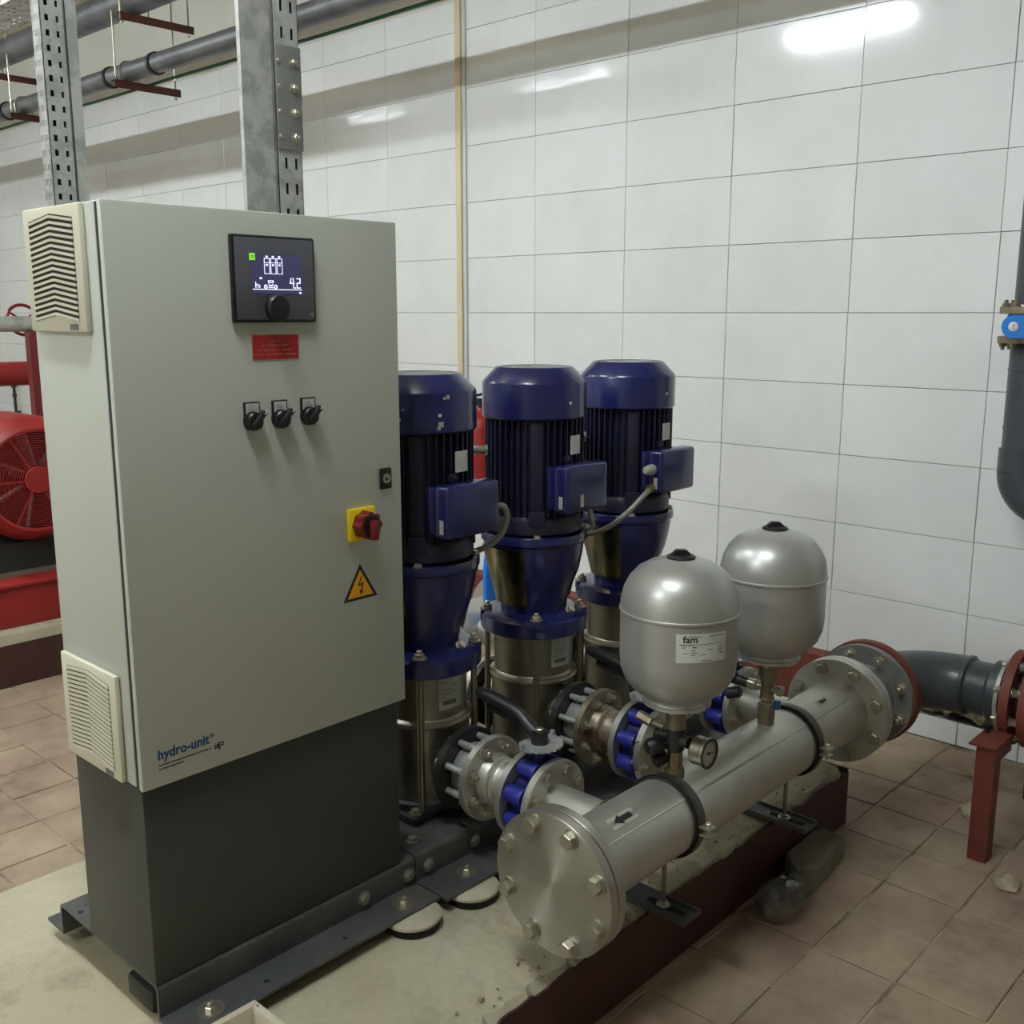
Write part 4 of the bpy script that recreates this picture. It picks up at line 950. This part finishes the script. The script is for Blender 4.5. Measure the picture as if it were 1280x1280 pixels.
# ================================================================== VERTICAL CABLE TRAYS behind the cabinet
ct = thing('perforated_tray', 'narrow perforated galvanised cable tray rising behind the cabinet', 'cable tray', (.97, 2.2, PADZ))
zs = []; z = PADZ
vsl = [PADZ]
nslot = 116; pit = (CZ - .05 - PADZ) / nslot
for k in range(nslot):
    z0 = PADZ + pit * k; vsl += [z0 + pit * .3, z0 + pit * .3 + .012, z0 + pit]
def cols(n, w0, wslot):
    us = [0]
    p = w0 / n
    for k in range(n): us += [p * k + (p - wslot) / 2, p * k + (p + wslot) / 2, p * (k + 1)]
    return us
b = MB(); b.perf((.95, 2.13, 0), Y, Z, X, cols(4, .034, .003), vsl, lambda i, j: i % 3 == 1 and j % 3 == 1, .0015); part('web', b, 'galv', ct)
b = MB(); b.perf((.952, 2.13, 0), X, Z, Y, cols(2, .044, .0075), vsl, lambda i, j: i % 3 == 1 and j % 3 == 1, .0015); part('flange', b, 'galv', ct)
b = MB(); b.box((.9985, 2.128, PADZ), (1.022, 2.1295, CZ - .05)); b.box((.9985, 2.128, PADZ), (1.0, 2.16, CZ - .05)); part('cover_strip', b, 'galv', ct)
for k in range(2):
    b = MB(); b.cyl((.9585, 2.155 + .009 * k, PADZ), (.9585, 2.155 + .009 * k, CZ - .05), .0045, 8); part('cable', b, 'black', ct)
for k in range(5):
    b = MB(); b.tube([(.9605 + .0095 * k, 2.141 + .006 * (k % 2) + .0008 * math.sin(q * 1.7 + k), PADZ + (CZ - .05 - PADZ) * q / 12) for q in range(13)], .0052, 8); part('cable', b, 'black', ct)
ct = thing('wide_cable_channel', 'wide galvanised cable channel with a bolted splice plate behind the cabinet', 'cable tray', (1.47, 2.15, PADZ))
b = MB(); b.prism([(0, .012), (0, 0), (.078, 0), (.078, .006), (.0895, .006), (.0895, .004), (.080, .004), (.080, -.0015), (-.0015, -.0015), (-.0015, .012)], (1.394, 2.122, 0), X, Y, Z, PADZ, CZ - .01); part('web', b, 'galv', ct)
vs2 = [PADZ]; ns2 = 57; p2 = (CZ - .01 - PADZ) / ns2
for k in range(ns2): vs2 += [PADZ + p2 * k + .016, PADZ + p2 * k + .041, PADZ + p2 * (k + 1)]
b = MB(); b.perf((1.483, 2.118, 0), X, Z, Y, [0, .016, .0245, .045, .0525, .066], vs2, lambda i, j: i in (1, 3) and j % 3 == 1, .0018); b.box((1.5475, 2.118, PADZ), (1.549, 2.20, CZ - .01)); part('slotted_flange', b, 'galv', ct)
b = MB(); b.box((1.479, 2.110, 1.852), (1.549, 2.115, 2.082), .0008); sp = part('splice_plate', b, 'galv_dull', ct)
for k in range(5):
    m_ = MB(); m_.tube([(1.492 + .0125 * k, 2.132 + .006 * (k % 2) + .001 * math.sin(q * 1.3 + k), PADZ + (CZ - .01 - PADZ) * q / 12) for q in range(13)], .0066, 8); part('cable', m_, 'black', ct)
for k in range(4):
    bolt(sp, (1.527, 2.110, 1.88 + .055 * k), -Y, .009, .009, 'zinc', stud=.006); bolt(sp, (1.486, 2.110, 1.88 + .055 * k), -Y, .005, .004, 'zinc')
# horizontal tray with cables overhead
p0 = on_plane(0, 26, 2, 2.80)
ht = thing('overhead_cable_tray', 'perforated overhead cable tray carrying cables at the ceiling', 'cable tray', (p0.x, p0.y, 2.80))
yy0, yy1 = p0.y - 1.25, p0.y + 2.6
us = cols(8, .2, .008); vs3 = [0]; n3 = 60; p3 = (yy1 - yy0) / n3
for k in range(n3): vs3 += [p3 * k + .02, p3 * k + .045, p3 * (k + 1)]
b = MB(); b.perf((p0.x - .1, yy0, 2.80), X, Y, Z, us, vs3, lambda i, j: i % 3 == 1 and j % 3 == 1, .0015); part('tray_base', b, 'galv', ht)
for s in (-.1, .1):
    b = MB(); b.perf((p0.x + s, yy0, 2.80), Z, Y, X, [0, .012, .02, .034, .042, .055], vs3, lambda i, j: i in (1, 3) and j % 3 == 1, .0015); part('tray_side', b, 'galv', ht)
for yq in (yy0 + .3, yy1 - .5):
    for s in (-.11, .11):
        b = MB(); b.cyl((p0.x + s, yq, 2.785), (p0.x + s, yq, CZ), .004, 8); part('hanger_rod', b, 'zinc', ht)
    b = MB(); b.box((p0.x - .13, yq - .015, 2.78), (p0.x + .13, yq + .015, 2.798)); part('hanger_bar', b, 'galv', ht)
for k in range(3):
    b = MB(); b.tube([(p0.x - .06 + .05 * k + .01 * math.sin(3 * q + k), yy0 + (yy1 - yy0) * q / 10, 2.815 + .003 * k) for q in range(11)], .010, 8); part('cable', b, 'cast_black' if k % 2 else 'conduit', ht)

# ================================================================== OVERHEAD PIPES
def ohpipe(nm, x, z, r, lb, m):
    t = thing(nm, lb, 'pipe', (x, 5, z))
    b = MB(); b.cyl((x, -2.5, z), (x, Y1 - .002, z), r, 32); part('pipe', b, m, t)
    return t
BX, BZ2, BR = 2.885, 3.074, .0767
SX, SZ2, SR = 2.90, 2.738, .0487
bp = ohpipe('ceiling_pipe', BX, BZ2, BR, 'thick galvanised pipe hung under the ceiling, above the thinner pipe', 'galv_pipe')
sp = ohpipe('ceiling_pipe', SX, SZ2, SR, 'thinner galvanised pipe hung on red brackets with a green cable below', 'galv_pipe')
for yy in (2.8, 5.19, 5.67, 7.06):
    b = MB(); b.ring((SX, yy, SZ2), Y, SR, SR + .008, -.012, .012, 32); part('pipe_coupling', b, 'cast_black', sp)
b = MB(); b.tube([(SX + .10, -2.0 + 1.0 * k, SZ2 - SR - .012 + (.012 if k % 2 else 0)) for k in range(12)], .008, 8, smooth=2)
single('green_cable', b, 'green_cable', (SX + .1, 4, SZ2 - SR), 'green cable running under the thinner ceiling pipe', 'cable')
def hanger(x, y, z, r, L, lb, xr):
    t = thing('pipe_hanger', lb, 'bracket', (x, y, z), 'red pipe hangers under the ceiling')
    zt = z - r - .001
    b = MB(); b.prism([(0, 0), (.045, 0), (.045, -.004), (.004, -.004), (.004, -.04), (0, -.04)], (0, y - .02, zt), Y, Z, X, x - .09, x - .09 + L); part('angle_bar', b, 'hanger_red', t)
    for q in xr:
        b = MB(); b.cyl((x + q, y, zt - .03), (x + q, y, CZ), .0045, 8); part('threaded_rod', b, 'zinc', t); bolt(t, (x + q, y, zt - .045), -Z, .008, .008)
    b = MB(); pts = [(x + (r + .006) * math.cos(R(a)), y, z + (r + .006) * math.sin(R(a))) for a in range(-20, 201, 12)]; pts = [(pts[0][0], y, zt - .03)] + pts + [(pts[-1][0], y, zt - .03)]
    b.tube(pts, .004, 8); part('u_bolt', b, 'zinc', t)
hanger(BX, 5.35, BZ2, BR, .42, 'red hanger under the thick ceiling pipe beside the wide cable channel', (-.075, .31))
hanger(BX, 7.25, BZ2, BR, .42, 'red hanger under the thick ceiling pipe beside the perforated tray', (-.075, .31))
hanger(SX, 5.48, SZ2, SR, .38, 'red hanger under the thinner ceiling pipe beside the perforated tray', (-.075, .27))
hanger(SX, 6.83, SZ2, SR, .38, 'red hanger under the thinner ceiling pipe behind the perforated tray', (-.075, .27))
# cream cable trunking on the wall
tk = thing('cable_trunking', 'narrow cream cable trunking running up the tiled wall', 'trunking', (WX, 3.655, .2))
b = MB(); b.box((WX - .022, 3.645, .2), (WX - .003, 3.68, 2.9), .002); part('cover', b, 'cream', tk)
b = MB(); b.box((WX - .012, 3.622, .2), (WX - .003, 3.644, 2.9), .001); part('back_strip', b, 'label', tk)

# ================================================================== LAMPS
for i, (lx, ly) in enumerate(LAMPS):
    t = thing('fluorescent_lamp', 'white fluorescent batten lamp hanging from the ceiling', 'lamp', (lx, ly, LAMPZ), 'fluorescent lamps under the ceiling')
    b = MB(); b.box((lx - .06, ly - .42, LAMPZ + .03), (lx + .06, ly + .42, LAMPZ + .075), .004); part('housing', b, 'lamp_body', t)
    for s in (-.035, .035):
        b = MB(); b.cyl((lx + s, ly - .40, LAMPZ), (lx + s, ly + .40, LAMPZ), .013, 12); part('tube', b, 'tube', t)
    for s in (-1, 1):
        b = MB(); b.box((lx - .055, ly + s * .412 - .008, LAMPZ - .016), (lx + .055, ly + s * .412 + .008, LAMPZ + .032)); part('tube_holder', b, 'lamp_body', t)
        b = MB(); b.cyl((lx, ly + s * .3, LAMPZ + .07), (lx, ly + s * .3, CZ), .004, 8); part('hanger_rod', b, 'zinc', t)

# ================================================================== RED MOTOR SET in the background
rp_ = thing('motor_plinth', 'dark red edged concrete plinth under the red motor', 'concrete pad', (1.45, 5.3, 0))
b = MB(); b.box((.42, 4.15, 0), (2.48, 6.5, .215), .01); part('slab', b, 'concrete', rp_)
b = MB(); b.box((.415, 4.14, 0), (2.485, 4.15, .17)); b.box((.410, 4.14, 0), (.42, 6.5, .17)); part('painted_edge', b, 'red_paint', rp_)
rm = thing('electric_motor', 'large red electric motor on a red steel base frame', 'motor', (1.77, 4.9, .215))
b = MB(); b.box((1.25, 4.22, .215), (2.30, 4.32, .395), .006); b.box((1.25, 6.2, .215), (2.30, 6.3, .395), .006); b.box((1.25, 4.32, .30), (1.35, 6.2, .395)); b.box((2.2, 4.32, .30), (2.30, 6.2, .395)); b.box((1.24, 4.20, .385), (2.31, 4.33, .40), .003); part('base_frame', b, 'motor_red', rm)
mc = Vector((1.77, 4.36, .79))
b = MB(); b.lathe(mc, Y, [(.205, -.03), (.215, -.032), (.235, -.02), (.262, .03), (.265, .06), (.265, .32), (.25, .33)], 64, cap=False); fcw = part('fan_cowl', b, 'motor_red', rm)
b = MB(); b.lathe(mc, Y, [(0, .05), (.22, .05), (.22, .06), (0, .06)], 40, cap=False); part('fan_shade', b, 'vent_dark', fcw)
b = MB()
for k in range(16): b.ring(mc + Y * -.03, Y, .055 + .0098 * k, .0585 + .0098 * k, 0, .004, 48)
for k in range(6):
    a = k * pi / 3; b.obox(mc + Vector((.105 * math.cos(a), -.027, .105 * math.sin(a))), (.21, .006, .008), (0, -a, 0))
part('fan_guard', b, 'motor_red', fcw)
b = MB(); b.lathe(mc, Y, [(0, -.034), (.055, -.034), (.058, -.03), (.058, -.02), (0, -.02)], 32, cap=False); part('guard_hub', b, 'motor_red', fcw)
b = MB()
for k in range(7):
    a = 2 * pi * k / 7; b.obox(mc + Vector((.12 * math.cos(a), .01, .12 * math.sin(a))), (.16, .05, .012), (R(30), -a, 0))
part('fan_blade', b, 'conduit', fcw)
b = MB(); b.cyl(mc + Y * .33, mc + Y * 1.2, .235, 48)
for k in range(48):
    a = 2 * pi * k / 48; b.obox(mc + Vector((.245 * math.cos(a), .76, .245 * math.sin(a))), (.03, .8, .006), (0, -a, 0))
part('motor_body', b, 'motor_red', rm)
b = MB()
for yq in (4.8, 5.35): b.box((1.52, yq, .395), (2.02, yq + .12, .62), .006)
b.box((1.52, 4.42, .395), (1.56, 4.8, .50)); part('motor_foot', b, 'motor_red', rm)
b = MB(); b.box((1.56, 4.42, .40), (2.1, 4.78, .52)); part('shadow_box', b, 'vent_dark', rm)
# pipework behind the red motor
rpz = thing('red_pipework', 'red painted pipe run behind the red motor', 'pipe', (1.9, 6.7, 0))
b = MB(); b.cyl((0.2, 6.7, 1.10), (3.2, 6.7, 1.10), .075, 28); part('pipe', b, 'motor_red', rpz)
b = MB(); b.cyl((.9, 6.7, 0), (.9, 6.7, 1.10), .05, 20); b.cyl((2.9, 6.7, 0), (2.9, 6.7, 1.10), .05, 20); part('riser', b, 'motor_red', rpz)
SPY = 5.80
q0 = on_plane(20, 405, 1, SPY); q1 = on_plane(42, 430, 1, SPY)
sp_ = thing('steel_pipe', 'bare galvanised pipe on a red post beyond the red motor', 'pipe', (q1.x, SPY, .215))
b = MB(); b.cyl((q0.x - 1.6, SPY, q0.z), (q0.x + .8, SPY, q0.z), .042, 24); part('pipe', b, 'galv', sp_)
b = MB(); b.box((q1.x - .032, SPY - .03, .215), (q1.x + .032, SPY + .03, q0.z - .04)); part('post', b, 'dark_red', sp_)
hc = on_plane(29, 400, 1, SPY + .14)
hw = thing('hand_wheel', 'red valve hand wheel above the bare galvanised pipe', 'hand wheel', hc)
tlt = Vector((0, -1, .25)).normalized()
u = X; v = tlt.cross(u)
b = MB(); b.tube([hc + (u * math.cos(2 * pi * k / 32) + v * math.sin(2 * pi * k / 32)) * .085 for k in range(32)], .009, 8, closed=True); part('rim', b, 'dark_red', hw)
b = MB()
for k in range(3): b.cyl(hc, hc + (u * math.cos(2 * pi * k / 3 + .5) + v * math.sin(2 * pi * k / 3 + .5)) * .085, .006, 8)
b.cyl(hc - tlt * .06, hc + tlt * .02, .012, 12); part('spokes', b, 'dark_red', hw)
# small tap pipe on the far wall
tp = on_plane(17, 480, 0, WX - .04)
wt = thing('wall_tap', 'small grey tap pipe on the white wall behind the red motor', 'tap', (tp.x, tp.y, tp.z))
b = MB(); b.cyl((tp.x, tp.y, tp.z - .24), (tp.x, tp.y, tp.z + .1), .012, 10); b.cyl((tp.x, tp.y, tp.z - .03), (tp.x, tp.y, tp.z + .02), .022, 10); b.cyl((tp.x, tp.y, tp.z - .11), (tp.x, tp.y, tp.z - .08), .018, 8); b.cyl((tp.x, tp.y, tp.z + .1), (tp.x, tp.y, tp.z + .13), .018, 8); part('pipe', b, 'cast_black', wt)
b = MB(); b.cyl((tp.x, tp.y, tp.z - .24), (WX, tp.y, tp.z - .24), .012, 10); part('wall_stub', b, 'cast_black', wt)
# fire extinguisher on the wall, seen between the pumps
q = on_plane(601, 550, 0, WX - .09)
fe = thing('fire_extinguisher', 'red fire extinguisher hung on the tiled wall behind the blue pumps', 'fire extinguisher', (q.x, q.y, .58))
b = MB(); b.lathe((q.x, q.y, 0), Z, [(.0, .585), (.066, .585), (.07, .595), (.07, .93), (.066, .965), (.05, .995), (.022, 1.012), (.018, 1.03)], 32); part('cylinder', b, 'motor_red', fe)
b = MB(); b.cyl((q.x, q.y, 1.028), (q.x, q.y, 1.06), .016, 14); b.box((q.x - .012, q.y - .08, 1.06), (q.x + .012, q.y + .03, 1.075), .003); b.obox((q.x, q.y - .03, 1.10), (.02, .11, .012), (R(-14), 0, 0), .003); part('handle', b, 'black', fe)
b = MB(); b.tube([(q.x, q.y + .02, 1.05), (q.x, q.y + .09, 1.02), (q.x - .01, q.y + .105, .9), (q.x, q.y + .09, .7)], .009, 8, smooth=2); part('hose', b, 'black', fe)
b = MB(); b.box((q.x + .03, q.y - .02, .9), (WX - .002, q.y + .02, .94)); part('wall_bracket', b, 'black', fe)
# blue cloth and cardboard scraps on the pad behind the pumps
o_ = on_plane(612, 728, 1, 2.36)
b = MB()
b.prism([(-.022, -.10), (.02, -.13), (.03, -.04), (.02, .10), (-.005, .16), (-.024, .05)], (o_.x, 2.36, o_.z), X, Z, Y, -.012, .012)
b.prism([(-.03, -.16), (.03, -.12), (.03, -.09), (-.03, -.13)], (o_.x, 2.36, o_.z), X, Z, Y, -.02, .02)
bmesh.ops.bevel(b.bm, geom=list(b.bm.edges), offset=.004, segments=2, affect='EDGES')
single('blue_valve_handle', b, 'blue_valve', (o_.x, 2.36, o_.z), 'bright blue valve handle behind the middle pump', 'valve handle')
bpy.context.view_layer.update()
